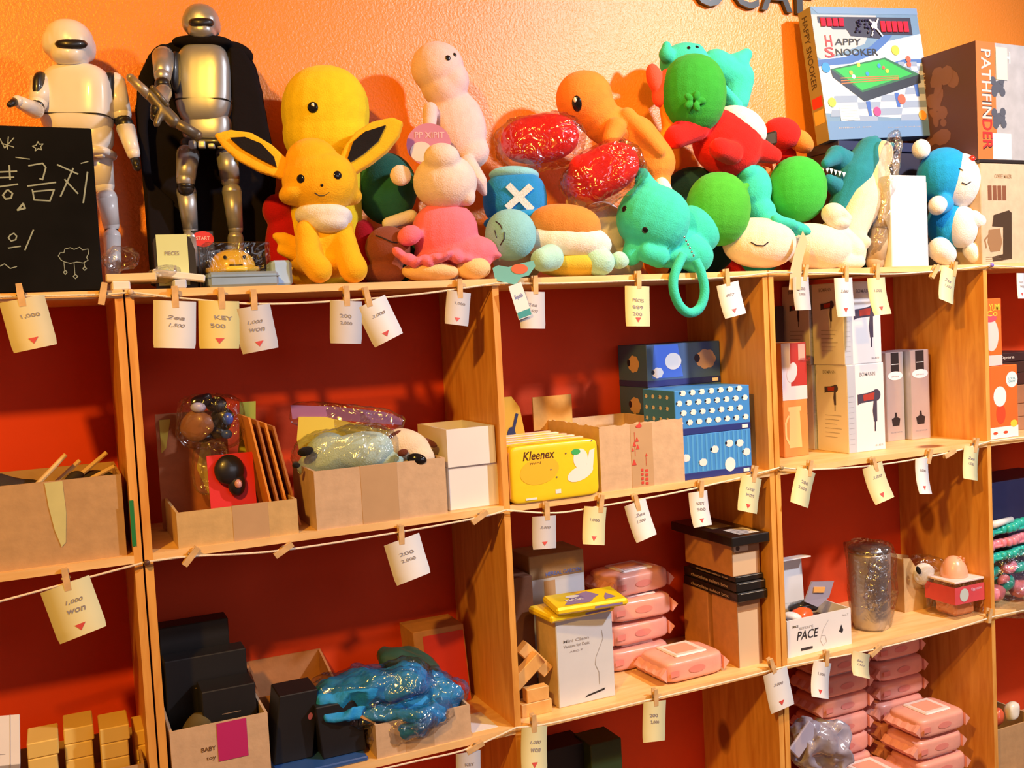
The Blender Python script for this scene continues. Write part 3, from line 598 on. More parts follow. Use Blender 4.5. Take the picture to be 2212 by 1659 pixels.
# tall pink plush
t = newtoy('plush_toy', 960, .19, 'tall pale pink plush looking up, sitting above the pink dressed one')
s = Soft(); e = s.E(945, 150, .17, 58, 56, 50); s.E(958, 195, .17, 52, 44, 46, -35); s.E(978, 178, .16, 36, 42, 40); s.E(985, 280, .17, 66, 86, 55, 12); s.E(1012, 330, .16, 46, 40, 44); s.K(930, 240, .14, 17, 928, 275, .13, 15)
s.chain([(1010, 360, .12, 22), (1035, 395, .09, 18), (1046, 420, .09, 8)]); s.E(960, 450, .2, 34, 120, 30); s.E(960, 570, .2, 40, 50, 30); t.soft('body', s, plush('blush', (.86, .62, .60)))
e2 = (e[0], e[1]); eyes(t, e, [(968, 128)], 6); eyes(t, e, [(983, 121)], 4.5); t.settle(Z0)
P = SY(926, 312, .105); F = Fr(P, RGT, UPV, -FWD); k = mpp(P)
th = Thing('round_tag', P, 'round mauve cardboard tag standing beside the tall pink plush', 'product tag')
m = MB(); m.poly(F, [(48*k*math.cos(t_*.2094), 46*k*math.sin(t_*.2094)) for t_ in range(30)], 0, .0012); th.part('disc', m, paper('mauve', (.56, .22, .46)))
m = MB(); m.disc(F, -16*k, -16*k, 24*k, 22*k, .0006); th.part('printed_picture', m, paper('pale_lilac', (.75, .68, .80)))
m = MB(); m.text(F, 'PP XIPIT', -30*k, 14*k, 64*k, 13*k, .0006); th.part('lettering', m, paper('pink_print', (.80, .50, .68)))
# pink dressed plush
t = newtoy('plush_toy', 960, .06, 'peach and pink plush in a hot pink ruffled dress, head tipped back')
s = Soft(); e = s.E(962, 405, .06, 70, 62, 60); s.E(955, 352, .035, 40, 32, 34); s.E(866, 390, .07, 24, 24, 14, 20); s.E(1004, 428, .04, 22, 30, 24, 30); t.soft('head', s, PALE)
s = Soft(); s.E(962, 515, .07, 72, 66, 56, 0, 2.3); s.E(985, 560, .07, 92, 40, 64, 5, 2.3); s.E(885, 520, .05, 28, 22, 22, 25)
for i in range(11):
    a = i/10; s.E(862+a*205, 558+math.sin(a*9)*10+16*math.sin(a*3.14), .012+.05*abs(a-.5), 18, 11+3*math.sin(i*2.3), 22, -40+80*((i*7) % 3)/2)
t.soft('dress', s, HOT, .0032, 4)
s = Soft(); s.E(930, 598, .05, 64, 22, 50); t.soft('foot', s, PCH); s = Soft(); s.E(1022, 590, .03, 40, 26, 34); t.soft('foot', s, PCH); t.settle(Z0)
# blue hat and its wearer
t = newtoy('plush_hat', 1118, .17, 'blue floppy plush hat with a white cross, behind the light blue turtle', 'hat')
s = Soft(); s.E(1112, 425, .15, 70, 58, 58, 4, 2.6); t.soft('crown', s, BLP)
s = Soft(); s.E(1120, 468, .14, 78, 17, 66, 8, 2.2); t.soft('brim', s, plush('blue_brim', (.02, .30, .78)))
s = Soft(); s.E(1110, 372, .15, 56, 18, 46); t.soft('top', s, LBL)
P = SY(1122, 420, .098); F = Fr(P, RGT, UPV, -FWD); k = mpp(P); m = MB(); m.line(F, [(-22*k, 24*k), (24*k, -24*k)], 15*k, .0); m.line(F, [(22*k, 22*k), (-24*k, -20*k)], 15*k, .0003); t.part('cross', m, plush('grey_cross', (.62, .72, .85)))
s = Soft(); s.E(1120, 540, .17, 60, 64, 50); t.soft('wearer_head', s, plush('under_hat', (.60, .66, .70))); t.settle(Z0)
# turtle
t = newtoy('plush_toy', 1200, .07, 'light blue sleeping plush turtle with an orange-brown shell lying at the shelf edge')
s = Soft(); e = s.E(1104, 526, .06, 56, 56, 50, 0, 2.1); t.soft('head', s, plush('turtle_blue', (.25, .58, .68)))
s = Soft(); s.E(1222, 540, .07, 102, 46, 62, -5); t.soft('rim', s, WHP)
s = Soft(); s.E(1220, 508, .07, 80, 48, 60, -4, 2.3); t.soft('shell', s, BRN)
s = Soft(); s.E(1240, 590, .06, 88, 28, 48); t.soft('belly', s, plush('mustard', (.62, .48, .06)))
for q in ([(1190, 575, .03, 30), (1172, 580, .02, 26)], [(1290, 582, .03, 32), (1300, 584, .025, 30)], [(1338, 580, .03, 20), (1348, 582, .03, 13)]):
    s = Soft(); s.chain(q); t.soft('flipper', s, plush('mint', (.40, .72, .68)))
for pts in ([(1072, 497), (1082, 505), (1086, 514)], [(1090, 520), (1090, 535), (1082, 548)], [(1070, 516), (1074, 532)]): t.part('closed_eye', stitch(e, pts, 1.5), THR)
t.settle(Z0)
P = SY(1100, 592, .0); F = Fr(P-Vector((0, .012, 0)), RGT, UPV, -FWD); k = mpp(P)
t = Thing('product_tag', F.o, 'wavy turquoise card tag with a red spot in front of the plush turtle', 'product tag')
m = MB(); m.poly(F, [(x*k, y*k) for x, y in [(-42, 12), (-30, 18), (-8, 14), (20, 22), (46, 28), (50, 16), (36, -4), (20, -8), (8, -24), (-12, -20), (-36, -14)]], 0, .001); t.part('card', m, paper('turq', (.15, .55, .68)))
m = MB(); m.disc(F, 16*k, 10*k, 18*k, 11*k, .0006); t.part('printed_picture', m, paper('coral', (.70, .16, .10)))
ptag2 = Thing('product_tag', SY(1120, 612, -.02), 'narrow white product tag with a teal band dangling under the plush turtle', 'product tag')
A = SY(1112, 614, -.02); B = SY(1136, 688, -.02); v = (A-B).normalized(); F = Fr(A, v.cross(Vector((0, 1, 0)))*(1), v, (0, -1, 0)); k = mpp(A)
if F.ex.x < 0: F.ex = -F.ex
m = MB(); m.poly(F, [(-16*k, 0), (16*k, 0), (17*k, -76*k), (-17*k, -76*k)], 0, .0006); ptag2.part('card', m, paper('tag_white', (.80, .80, .80)))
m = MB(); m.rect(F, -16*k, -74*k, 16*k, -60*k, .0005); ptag2.part('teal_band', m, paper('teal_band', (.05, .32, .34)))
m = MB(); m.text(F, 'Squish', -10*k, -34*k, 20*k, 12*k, .0005); ptag2.part('lettering', m, paper('blue_print', (.10, .18, .55)))
# red cushions in clear bags
for (x, y, Y, rx, ry, a, lab, sd) in ((1166, 300, .14, 86, 52, 8, 'red plush cushion in a clear bag, the upper left of two', 5), (1302, 372, .07, 84, 54, 28, 'red plush cushion in a clear bag, the lower right one under the orange plush', 6)):
    t = newtoy('plush_cushion', x, Y, lab, 'cushion', 'bagged red cushions')
    s = Soft(); s.E(x, y, Y, rx, ry, ry*.8, a, 2.3); s.E(x-rx*.42, y+5, Y, rx*.46, ry*.86, ry*.66, a); t.soft('cushion', s, RDP)
    s = Soft(); s.E(x+2, y+8, Y-.004, rx*1.12, ry*1.16, ry*1.0, a, 2.8, 70, 44); s.crumple(.007, 30, sd); s.crumple(.0035, 90, sd); t.part('clear_bag', s, FILM2, True)
# orange plush
t = newtoy('plush_toy', 1400, .12, 'orange plush with a round head stretched over the red cushions')
s = Soft(); e = s.E(1262, 212, .15, 62, 60, 54, 0, 2.1); s.E(1285, 240, .14, 50, 48, 44, -30)
s.chain([(1300, 262, .14, 44), (1370, 300, .13, 52), (1410, 350, .12, 50)]); s.chain([(1355, 250, .10, 20), (1395, 290, .08, 17), (1425, 325, .075, 13)]); s.chain([(1330, 275, .09, 24), (1318, 300, .08, 18)]); s.chain([(1410, 350, .12, 40), (1415, 400, .12, 34), (1420, 520, .19, 22)]); s.E(1420, 560, .19, 30, 40, 24)
t.soft('body', s, ORG)
s = Soft(); s.chain([(1425, 340, .14, 24), (1448, 280, .15, 18), (1440, 230, .15, 16), (1428, 205, .15, 14)]); t.soft('tail', s, plush('tail_orange', (.88, .32, .03)))
s = Soft(); s.E(1414, 168, .15, 18, 34, 16, 15); s.E(1438, 178, .15, 22, 34, 18, -18); s.E(1425, 205, .15, 18, 26, 15); t.soft('heart_cushion', s, plush('coral_red', (.80, .10, .07)))
s = Soft(); s.E(1432, 425, .09, 24, 46, 24, 8); t.soft('foot', s, WHP)
q_ = t.part('eye', button(e, 1246, 222, 11, 17), EYE, True); t.part('eye_shine', button(e, 1243, 214, 5, 7, 1.1), paper('eye_white', (.9, .9, .85)), True, None, q_); t.settle(Z0)
t = newtoy('plush_toy', 1300, .15, 'pale white plush lying in the dark gap behind the turtle'); s = Soft(); s.E(1300, 500, .15, 54, 64, 44); s.E(1330, 570, .15, 60, 34, 44); t.soft('body', s, WHP); s = Soft(); s.E(1245, 445, .13, 26, 18, 20, -30); t.soft('beak', s, PCH); t.settle(Z0)
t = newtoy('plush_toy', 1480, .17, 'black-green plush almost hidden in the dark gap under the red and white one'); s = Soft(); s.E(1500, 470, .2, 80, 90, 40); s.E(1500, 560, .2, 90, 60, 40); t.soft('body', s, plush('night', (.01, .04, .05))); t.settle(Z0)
# upper right group
def greenball(px, py, Y, rx, ry, lab, g=GRN, dimple=None, leaf=None):
    t = newtoy('plush_ball', px, Y, lab, 'plush ball', 'green plush balls')
    s = Soft(); s.E(px, py, Y, rx, ry, min(rx, ry)*.9, 0, 2.15); 
    if leaf: s.chain([(leaf[0]-12, leaf[1]+8, Y-.01, 13), (leaf[0], leaf[1], Y-.015, 6)])
    t.soft('ball', s, g)
    if dimple:
        s = Soft()
        for k in range(5): a = k*1.256; s.E(dimple[0]+math.cos(a)*15, dimple[1]+math.sin(a)*13, Y-rx*.82*mpp(t.loc), 11, 8, 6, -math.degrees(a))
        t.soft('gathered_knot', s, plush('knot_green', (.03, .34, .05)), .002, 3)
    return t
t = newtoy('plush_toy', 1540, .17, 'light teal plush sprawled at the very top of the pile, behind the green ball')
s = Soft(); e = s.E(1478, 135, .18, 54, 42, 40, 8); s.chain([(1440, 118, .17, 18), (1440, 98, .17, 10)]); s.E(1500, 108, .17, 20, 14, 18); s.chain([(1545, 140, .18, 34), (1590, 170, .18, 40), (1585, 215, .18, 34)]); s.chain([(1590, 140, .17, 26), (1612, 118, .17, 14)]); s.chain([(1530, 150, .14, 10), (1560, 190, .13, 11), (1594, 228, .13, 12)]); t.soft('body', s, TEAL)
eyes(t, e, [(1488, 103), (1506, 101)], 4)
greenball(1497, 204, .13, 72, 86, 'dark green plush ball with a gathered knot, topmost of the green balls', plush('deep_green', (.035, .36, .05)), (1500, 218))
t = newtoy('plush_toy', 1580, .13, 'round red plush with a white upper half and red arms, under the topmost green ball')
s = Soft(); e = s.E(1572, 318, .14, 78, 72, 60, -25); s.chain([(1500, 280, .13, 36), (1460, 305, .12, 26)]); s.chain([(1580, 340, .09, 26), (1555, 330, .075, 24)]); s.chain([(1630, 330, .12, 30), (1672, 345, .11, 18)]); s.E(1600, 470, .21, 26, 110, 20); s.E(1600, 575, .21, 30, 30, 20); t.soft('body', s, RDP)
s = Soft(); s.E(1598, 286, .135, 62, 44, 54, -28); t.soft('white_cap', s, WHP); t.settle(Z0)
t = newtoy('plush_toy', 1700, .17, 'red and orange plush at the foot of the snooker game box'); s = Soft(); s.E(1690, 315, .19, 42, 34, 34, -15); s.E(1700, 400, .22, 24, 90, 18); s.E(1700, 530, .22, 24, 90, 18); t.soft('body', s, RDP); s = Soft(); s.E(1730, 332, .18, 30, 22, 26, -40); e = s.E(1735, 336, .18, 26, 20, 24, -40); t.soft('snout', s, ORG); t.settle(Z0)
s = Soft(); s.E(1655, 374, .15, 20, 13, 16, -20); s.crumple(.002, 60, 2); single('plush_toy', s, ORG, 'tiny orange plush limb showing between the two green balls', 'plush toy', smooth=True)
F = Fr(SY(1652, 318, .12), RGT*.8+UPV*.2, FWD, UPV); single('toy_gadget', MB().rbox(F, 0, .028, 0, .02, 0, .03, .004), plastic('black_box', (.02, .018, .016), .4), 'small black gadget resting on the shoulder of the red and white plush', 'gadget')
# second teal plush with ball
t = newtoy('plush_toy', 1630, .13, 'teal plush seen from behind between the two green balls')
s = Soft(); s.E(1625, 410, .13, 42, 54, 40); s.chain([(1612, 372, .12, 24), (1600, 350, .12, 15)]); s.E(1640, 460, .12, 36, 34, 36); s.chain([(1660, 480, .1, 26), (1735, 510, .06, 14), (1752, 522, .05, 11)]); s.E(1640, 545, .18, 50, 50, 40); t.soft('body', s, TEAL); t.settle(Z0)
greenball(1722, 410, .11, 63, 72, 'bright green plush ball on the right, above the cream lying plush', GRN, None, None)
# cream lying plush
t = newtoy('plush_toy', 1680, .06, 'cream plush lying on its side asleep in front of the green balls')
s = Soft(); e = s.E(1640, 532, .06, 80, 54, 54, -5, 2.2); s.E(1760, 540, .07, 78, 50, 54, -10); s.chain([(1800, 520, .07, 38), (1838, 545, .05, 30)]); s.chain([(1820, 570, .04, 18), (1856, 572, .035, 14)]); t.soft('body', s, plush('ivory_pink', (.86, .72, .62)))
t.part('closed_eye', stitch(e, [(1622, 530), (1634, 537), (1650, 538), (1660, 530)], 1.4), THR); s = Soft(); s.chain([(1675, 482, .03, 12), (1712, 492, .02, 12)]); s.E(1725, 500, .03, 30, 14, 14, -20); t.soft('teal_strap', s, TEAL); t.settle(Z0)
# front teal plush
t = newtoy('plush_toy', 1450, .05, 'big teal plush with tilted head, button eyes and round ears at the front')
s = Soft(); e = s.E(1412, 495, .05, 80, 74, 62, -20, 2.2); s.chain([(1400, 440, .05, 32), (1388, 400, .055, 16)]); s.chain([(1462, 505, .02, 24), (1470, 486, .015, 14)]); s.E(1500, 520, .08, 60, 56, 50)
s.chain([(1480, 560, .05, 40), (1505, 575, .04, 38)]); s.chain([(1400, 570, .03, 22), (1425, 578, .025, 24)]); s.chain([(1372, 560, .06, 26), (1365, 575, .06, 22)]); s.E(1460, 578, .05, 60, 24, 40); t.soft('body', s, TEAL)
for x, y in ((1350, 474), (1394, 520)): t.part('eye', button(e, x, y, 7.5), EYE, True)
t.part('nose', button(e, 1366, 500, 5, 4), EYE, True)
t.part('mouth', stitch(e, [(1352, 518), (1366, 536), (1385, 548), (1405, 553)], 1.5), THR)
t.settle(Z0)
greenball(1551, 452, .075, 70, 80, 'green plush ball with a small leaf tip leaning on the big teal plush', plush('ball_green', (.07, .46, .05)), None, (1614, 400))
lp = smooth_path([SY(x, y, Y) for x, y, Y in [(1476, 550, -.012), (1458, 590, -.018), (1455, 625, -.02), (1468, 660, -.02), (1490, 676, -.02), (1512, 664, -.02), (1522, 630, -.02), (1515, 590, -.018), (1502, 562, -.012)]], 7)
t = Thing('plush_strap', lp[0], 'teal plush loop strap hanging over the shelf edge from the big teal plush', 'strap')
s = MB(); s.tube(lp, 10.5*mpp(lp[0]), 12); t.part('loop', s, TEAL, True)
c = MB()
for i in range(6): q = SY(1478+i*4, 512+i*8, -.012); c.ell(q, (Vector((.0022, 0, 0)), Vector((0, .0022, 0)), Vector((0, 0, .003))), 2, 8, 6)
t.part('chain', c, mat('chrome_chain', (.7, .7, .72), .2, metal=1), True)
P = SY(1722, 560, -.012); F = Fr(P, RGT, UPV, -FWD); k = mpp(P); m = MB(); m.poly(F, [(x*k, y*k) for x, y in [(12, 62), (22, 40), (10, -10), (8, -66), (-18, -66), (-14, -20), (-4, 20)]], 0, .0008)
single('product_tag', m, paper('beige_tag', (.70, .52, .36)), 'beige folded product tag dangling over the top cord below the cream plush', 'product tag')
# shark-like plush and long cream plush
t = newtoy('plush_toy', 1812, .13, 'deep teal plush with wide open jaws and white teeth'); s = Soft(); s.chain([(1838, 392, .13, 34), (1822, 352, .13, 34), (1806, 332, .11, 24)]); s.chain([(1850, 390, .13, 34), (1846, 440, .13, 34), (1850, 540, .14, 40)]); s.chain([(1800, 336, .1, 18), (1782, 348, .08, 10)]); s.chain([(1812, 402, .11, 22), (1790, 384, .09, 14)]); t.soft('body', s, DTL)
s = Soft()
for i in range(6): x, y = 1778+i*9, 356+i*2.6; s.add([SY(x-4, y-3, .085), SY(x+4, y-2, .085), SY(x, y+9, .08), SY(x, y-2, .095)], [(0, 1, 2), (0, 3, 1), (0, 2, 3), (1, 3, 2)])
t.part('teeth', s, WHP); t.settle(Z0)
t = newtoy('plush_toy', 1870, .09, 'long cream-bellied plush with a deep teal back and small ears, leaning right'); s = Soft(); s.chain([(1888, 372, .09, 34), (1862, 430, .08, 42), (1838, 490, .07, 34), (1840, 545, .06, 30)]); s.chain([(1850, 510, .05, 20), (1868, 516, .04, 14)]); s.E(1900, 335, .09, 26, 40, 30, -20); t.soft('belly', s, CRM)
s = Soft(); s.chain([(1880, 322, .11, 34), (1848, 380, .10, 42), (1822, 450, .10, 36)]); s.chain([(1884, 306, .11, 14), (1890, 294, .11, 9)]); s.chain([(1918, 316, .1, 10), (1926, 306, .1, 7)]); t.soft('back', s, DTL); t.part('mouth', stitch(s.E(1900, 335, .085, 27, 41, 31, -20), [(1898, 352), (1906, 362), (1914, 358)], 1.3), THR); t.settle(Z0)
t = newtoy('plush_toy', 1810, .05, 'small off-white plush paw-like toy resting on the cream plush'); s = Soft(); s.E(1800, 478, .05, 26, 24, 22); s.chain([(1815, 475, .04, 14), (1832, 488, .035, 10)]); s.E(1812, 500, .045, 26, 14, 20); s.E(1800, 560, .07, 20, 40, 20); t.soft('body', s, plush('off_white', (.74, .70, .60))); t.settle(Z0)
bag([(1908, 430, .05, 22, 150, 30, -10, 2.6, 50, 50)], 'tall clear plastic sleeve leaning left of the white carton', 'plastic sleeve', .004, 'plastic_sleeve', FILM2, 8)
s = Soft(); s.chain([(1928, 440, .06, 14), (1905, 500, .05, 22), (1890, 565, .05, 20)]); s.crumple(.003, 40, 3); single('wrapped_item', s, mat('tan_fabric', (.45, .33, .20), .8, var=.2), 'tan rolled item inside the tall clear sleeve', 'wrapped item', smooth=True)
F, w_, h_ = fbox(1928, 577, 2006, 378, Z0, 0, .02)
t = Thing('product_box', F.o, 'plain tall white carton standing between the sleeve and the blue and white plush', 'box'); t.part('carton', MB().rbox(F, 0, w_, 0, .04, 0, h_, .0015), paper('pure_white', (.86, .86, .88))); t.part('flap', MB().box(F, w_+.0002, w_+.0012, .001, .04, 0, h_*.93), paper('grey_flap', (.5, .5, .55)))
# blue and white plush
t = newtoy('plush_toy', 2055, .07, 'blue and white round-headed plush with a red nose and white paws')
s = Soft(); s.E(2040, 392, .09, 58, 64, 52, 0); s.E(2048, 495, .09, 44, 56, 40, 5); s.chain([(2040, 450, .06, 20), (2024, 458, .045, 18)]); s.chain([(2030, 540, .06, 20), (2040, 560, .05, 22)]); t.soft('body', s, plush('sky_blue', (.015, .32, .70)))
s = Soft(); e = s.E(2072, 400, .07, 50, 60, 48, 0); t.soft('face', s, WHP)
s = Soft(); s.E(2078, 500, .06, 34, 46, 34); t.soft('tummy', s, WHP)
s = Soft(); s.E(2090, 338, .1, 16, 16, 14); t.soft('ear', s, WHP)
for q in ([(2026, 452, .035, 20), (2024, 456, .03, 19)], [(2105, 485, .04, 22), (2112, 488, .035, 18)], [(2030, 548, .03, 26), (2042, 560, .03, 24)], [(2100, 550, .05, 20), (2108, 562, .045, 18)]): s = Soft(); s.chain(q); t.soft('paw', s, WHP)
s = Soft(); s.E(1990, 332, .1, 20, 22, 18); t.soft('ear', s, WHP)
t.part('nose', button(e, 2100, 352, 7, 7, .9), plastic('red_nose', (.75, .03, .02)), True)
for pts in ([(2066, 378), (2073, 374), (2081, 378)], [(2078, 404), (2088, 408), (2098, 402)]): t.part('stitching', stitch(e, pts, 1.1), THR)
t.settle(Z0)
# ================================================================ goods in the shelves
CB = cardboard(); CB2 = cardboard('cardboard_pale', (.62, .43, .27)); CBI = cardboard('cardboard_inside', (.42, .25, .11)); TAPE = mat('packing_tape', (.55, .36, .20), .25, var=.03, coat=.3)
WP = paper('glossy_white', (.82, .82, .84), .3)
def carton(F, w, d, h, lab, m=CB, inner=None, t=.004, cat='box', name='cardboard_box', tape=None, dh=0, backh=0, group=None):
    """open-topped carton; dh lowers the front wall, backh raises the back wall"""
    th = Thing(name, F.o, lab, cat, group); b = MB()
    b.box(F, 0, w, 0, d, 0, t); b.box(F, 0, w, 0, t, t, h-dh); b.box(F, 0, w, d-t, d, t, h+backh)
    for x in (0, w-t):
        P = [(t, t), (d-t, t), (d-t, h+backh), (t, h-dh)]
        V = [F.p(x, y, z) for y, z in P]+[F.p(x+t, y, z) for y, z in P]; b.add(V, [(0, 1, 2, 3), (7, 6, 5, 4), (0, 4, 5, 1), (1, 5, 6, 2), (2, 6, 7, 3), (3, 7, 4, 0)])
    th.part('carton', b, m)
    if tape:
        x0, x1 = tape; q = MB(); q.box(F, w*x0, w*x1, -.0006, 0, 0, h-dh); q.box(F, w*x0, w*x1, 0, t, h-dh, h-dh+.0006); th.part('tape', q, TAPE)
    return th
def closed(F, w, d, h, lab, m, cat='box', name='product_box', group=None, r=.0015, part='carton'):
    th = Thing(name, F.o, lab, cat, group); th.part(part, MB().rbox(F, 0, w, 0, d, 0, h, r), m); return th

# --- left compartment, upper row
F, w_, h_ = fbox(-60, 1246, 284, 1055, Z1, 0, .012)
w_ = w_-.004; t = carton(F, w_, .19, h_*.99, 'tall cardboard carton of wooden sticks at the left edge', CB, tape=None)
ff = front(F, w_, h_); k = w_/344
m = MB(); m.poly(ff, [((110+60)*k, h_*.98), (150.*k+60*k, h_*.98), (153*k+60*k, h_*.6), (147*k+60*k, h_*.25), (137*k+60*k, h_*.2), (125*k+60*k, h_*.4), (115*k+60*k, h_*.7)], .0012); t.part('tape_strip', m, mat('old_tape', (.62, .60, .28), .2, coat=.5))
ft = mat('dark_filling', (.03, .02, .02), .8, bump=.5)
for i, (x0, y0, x1, y1, Y) in enumerate(((75, 1052, 142, 982, .06), (135, 1030, 172, 995, .09), (190, 1012, 230, 978, .10), (205, 1030, 246, 1008, .06))):
    a = SY(x0, y0, Y); b = SY(x1, y1, Y+.01); d = (b-a).normalized(); a2 = a-d*.06
    single('wooden_stick', MB().tube([a2, b], [.0042, .0035], 8), mat('stick_wood', (.72, .52, .25), .6), ['long pale wooden stick at the left poking out of the tall carton', 'short wooden stick with a dark band, second from the left in the carton', 'upright wooden stick at the middle right of the tall carton', 'rightmost short wooden stick in the tall carton'][i], 'stick', 'wooden sticks in the carton')
s = Soft()
for q in ((20, 1050, .12, 90, 22, 30, -10), (210, 1030, .1, 40, 14, 20, 0), (160, 1035, .08, 24, 12, 20, 20)): s.E(*q, 2, 24, 12)
s.crumple(.006, 40, 5); single('cloth_bundle', s, ft, 'dark crumpled cloth stuffed in the tall carton under the sticks', 'cloth', smooth=True)
m = MB(); q = SY(290, 1130, -.0014); F0 = Fr(q, (1, 0, 0), (0, 0, 1), (0, -1, 0)); m.rect(F0, -.005, -.035, .001, .035, .0002); single('green_marking', m, ink('green_tape', (.02, .22, .06)), 'green tape strip on the left upright beside the tall carton', 'tape')

# --- second compartment, upper row: shallow carton
F, w_, h_ = fbox(386, 1186, 648, 1108, Z1, 0, .006)
t = carton(F, w_, .2, h_, 'shallow open cardboard carton with toy cards at the left of its shelf', cardboard('cardboard_warm', (.60, .40, .17)), tape=(.45, .75))
# tall rear flap card
G = F.off(0, .17, .004); bh = SY(345, 900, F.o.y+.17).z-Z1
t.part('back_flap', MB().box(G, -.006, .11, 0, .003, 0, bh), cardboard('cardboard_red', (.36, .12, .05)))
m = MB(); gf = Fr(G.o, G.ex, G.ez, -G.ey); 
m.poly(gf, [(.0, bh*.95), (.018, bh*.95), (.008, bh*.7), (.0, bh*.66)], .001); m.poly(gf, [(.066, bh*.72), (.078, bh*.75), (.084, bh*.3), (.072, bh*.26), (.055, bh*.5)], .001); t.part('yellow_stripes', m, paper('dull_yellow', (.52, .42, .05)))
# yellow-green cards
for i, (x0, y0, x1, y1, Y, a) in enumerate(((500, 935, 535, 870, .19, -4), (480, 990, 520, 925, .175, -12))):
    p = SY(x0, y1, Y); q = SY(x1, y1, Y); F1 = Fr((p.x, Y, Z1+.006), (1, 0, 0), (0, 1, -.0), (math.sin(math.radians(-a)), 0, 1))
    single('display_card', MB().box(F1, 0, (q-p).length, 0, .003, 0, p.z-Z1-.006), paper('lime_card', (.50, .50, .05)), ['upright lime green card behind the orange cards', 'lower lime green card beside the black blister toy'][i], 'card', 'lime cards')
# hanging blister bag with dark toys
F1 = Fr(SY(402, 955, .13), (1, 0, 0), (0, 1, 0), (0, 0, 1)); k = mpp(F1.o)
t = Thing('bagged_toy', F1.o, 'clear bag of small black and blue toys standing in the shallow carton', 'bagged toy')
s = Soft(); 
for x, y, rx, ry in ((435, 865, 24, 16), (470, 875, 22, 20), (480, 905, 24, 26), (470, 935, 20, 16), (440, 945, 16, 10)): s.E(x, y, .13, rx, ry, 14, 10)
s.crumple(.004, 60, 2); t.part('black_toy', s, plastic('toy_black', (.012, .012, .016), .35), True)
s = Soft(); s.E(492, 905, .115, 12, 14, 8); s.E(490, 938, .115, 12, 10, 8); t.part('blue_piece', s, plastic('toy_blue', (.04, .10, .55), .3), True)
s = Soft(); s.E(428, 880, .115, 17, 11, 8); t.part('lilac_piece', s, plastic('toy_lilac', (.40, .42, .75), .3), True)
s = Soft(); s.E(425, 920, .12, 36, 34, 12, 0, 2, 18, 10); s.crumple(.003, 80, 1); t.part('brown_piece', s, plastic('toy_brown', (.25, .10, .04), .4), True)
s = Soft(); s.E(455, 910, .125, 72, 60, 30, 0, 3.5, 40, 24); s.crumple(.004, 60, 9); s.E(455, 1010, .13, 40, 60, 18, 0, 3, 20, 12); t.part('clear_bag', s, FILM, True)
# red card with black blister
F1, w1, h1 = fbox(460, 1150, 560, 985, Z1+.004, 0, .075)
F1 = Fr(F1.o, F1.ex, (0, 1, .0), (0, .12, 1)); t = Thing('blister_card', F1.o, 'bright red card holding a black bulb-shaped toy, in the shallow carton', 'blister card')
t.part('card', MB().box(F1, 0, w1, 0, .002, 0, h1), paper('card_red', (.70, .02, .02)))
s = MB(); c = F1.p(w1*.45, -.008, h1*.80); s.ell(c, (F1.ex*w1*.33, F1.ey*.012, F1.ez*h1*.2), 2, 20, 12); s.ell(F1.p(w1*.58, -.008, h1*.62), (F1.ex*w1*.2, F1.ey*.01, F1.ez*h1*.17), 2, 16, 10); t.part('black_toy', s, plastic('toy_black', (.012, .012, .016), .35), True)
s = MB(); s.ell(F1.p(w1*.6, -.016, h1*.62), (F1.ex*w1*.09, F1.ey*.006, F1.ez*h1*.06), 2, 12, 8); t.part('tip', s, plastic('dusty_pink', (.6, .3, .28)), True)
for i in range(4):                                  # leaning orange cards
    x = 528+i*17; a = SY(x, 905+i*6, .10); b = SY(x+68, 1078, .045); 
    F1 = Fr((b.x-.004, .04, Z1+.006), (1, 0, 0), (0, 1, 0), ((a.x-b.x)*1.0, .0, a.z-Z1)); L_ = ((a.x-b.x)**2+(a.z-Z1)**2)**.5
    single('leaning_card', MB().box(F1, 0, .0035, 0, .11, 0, L_), cardboard('card_orange%d' % (i % 2), ((.75, .28, .04), (.45, .16, .04))[i % 2]), ['orange card leaning left, outermost on the left of the four', 'second dark orange card leaning in the shallow carton', 'third orange card leaning in the shallow carton', 'innermost dark orange card, touching the plush-filled carton'][i], 'card', 'leaning orange cards')
# plush-filled carton
F, w_, h_ = fbox(686, 1155, 970, 1018, Z1, 0, .004)
t = carton(F, w_, .16, h_, 'cardboard carton filled with bagged plush toys, taped front', CB2, tape=(.34, .62), dh=0)
s = Soft(); s.E(745, 985, .08, 105, 46, 46, 12, 2.2, 26, 14); s.E(700, 965, .09, 46, 26, 34, 20); s.E(820, 990, .07, 62, 26, 34, 0); s.crumple(.006, 30, 4)
t = Thing('bagged_plush', SY(740, 1020, .08), 'mint and white plush in a glittering clear bag in the carton', 'bagged toy')
t.part('plush', s, plush('pale_mint', (.58, .80, .76)), True)
s = Soft(); s.E(772, 958, .06, 34, 14, 22, -8); t.part('blue_plush', s, plush('pale_blue', (.40, .48, .72)), True)
s = Soft(); s.E(660, 975, .06, 18, 10, 12, 15); s.E(640, 1005, .05, 9, 6, 8); t.part('dark_patch', s, BLK2, True)
s = Soft(); s.E(748, 975, .075, 116, 54, 60, 8, 2.6, 70, 40); s.crumple(.006, 42, 7); s.crumple(.003, 120, 7); t.part('clear_bag', s, FILM2, True)
s = Soft(); s.slab([(642, 950), (646, 900), (700, 900), (860, 935), (880, 960), (870, 985), (650, 985)], .12, 8); single('yellow_folder', s, paper('folder_yellow', (.72, .55, .06)), 'yellow card folder standing behind the mint plush bag', 'folder')
s = Soft(); s.slab([(628, 875), (720, 878), (830, 890), (870, 905), (868, 918), (760, 910), (632, 905)], .125, 5); t = Thing('zip_bag', SY(740, 990, .13), 'glittering clear bag with a purple-pink top strip behind the yellow folder', 'plastic bag'); t.part('strip', s, paper('purple_strip', (.32, .12, .26)))
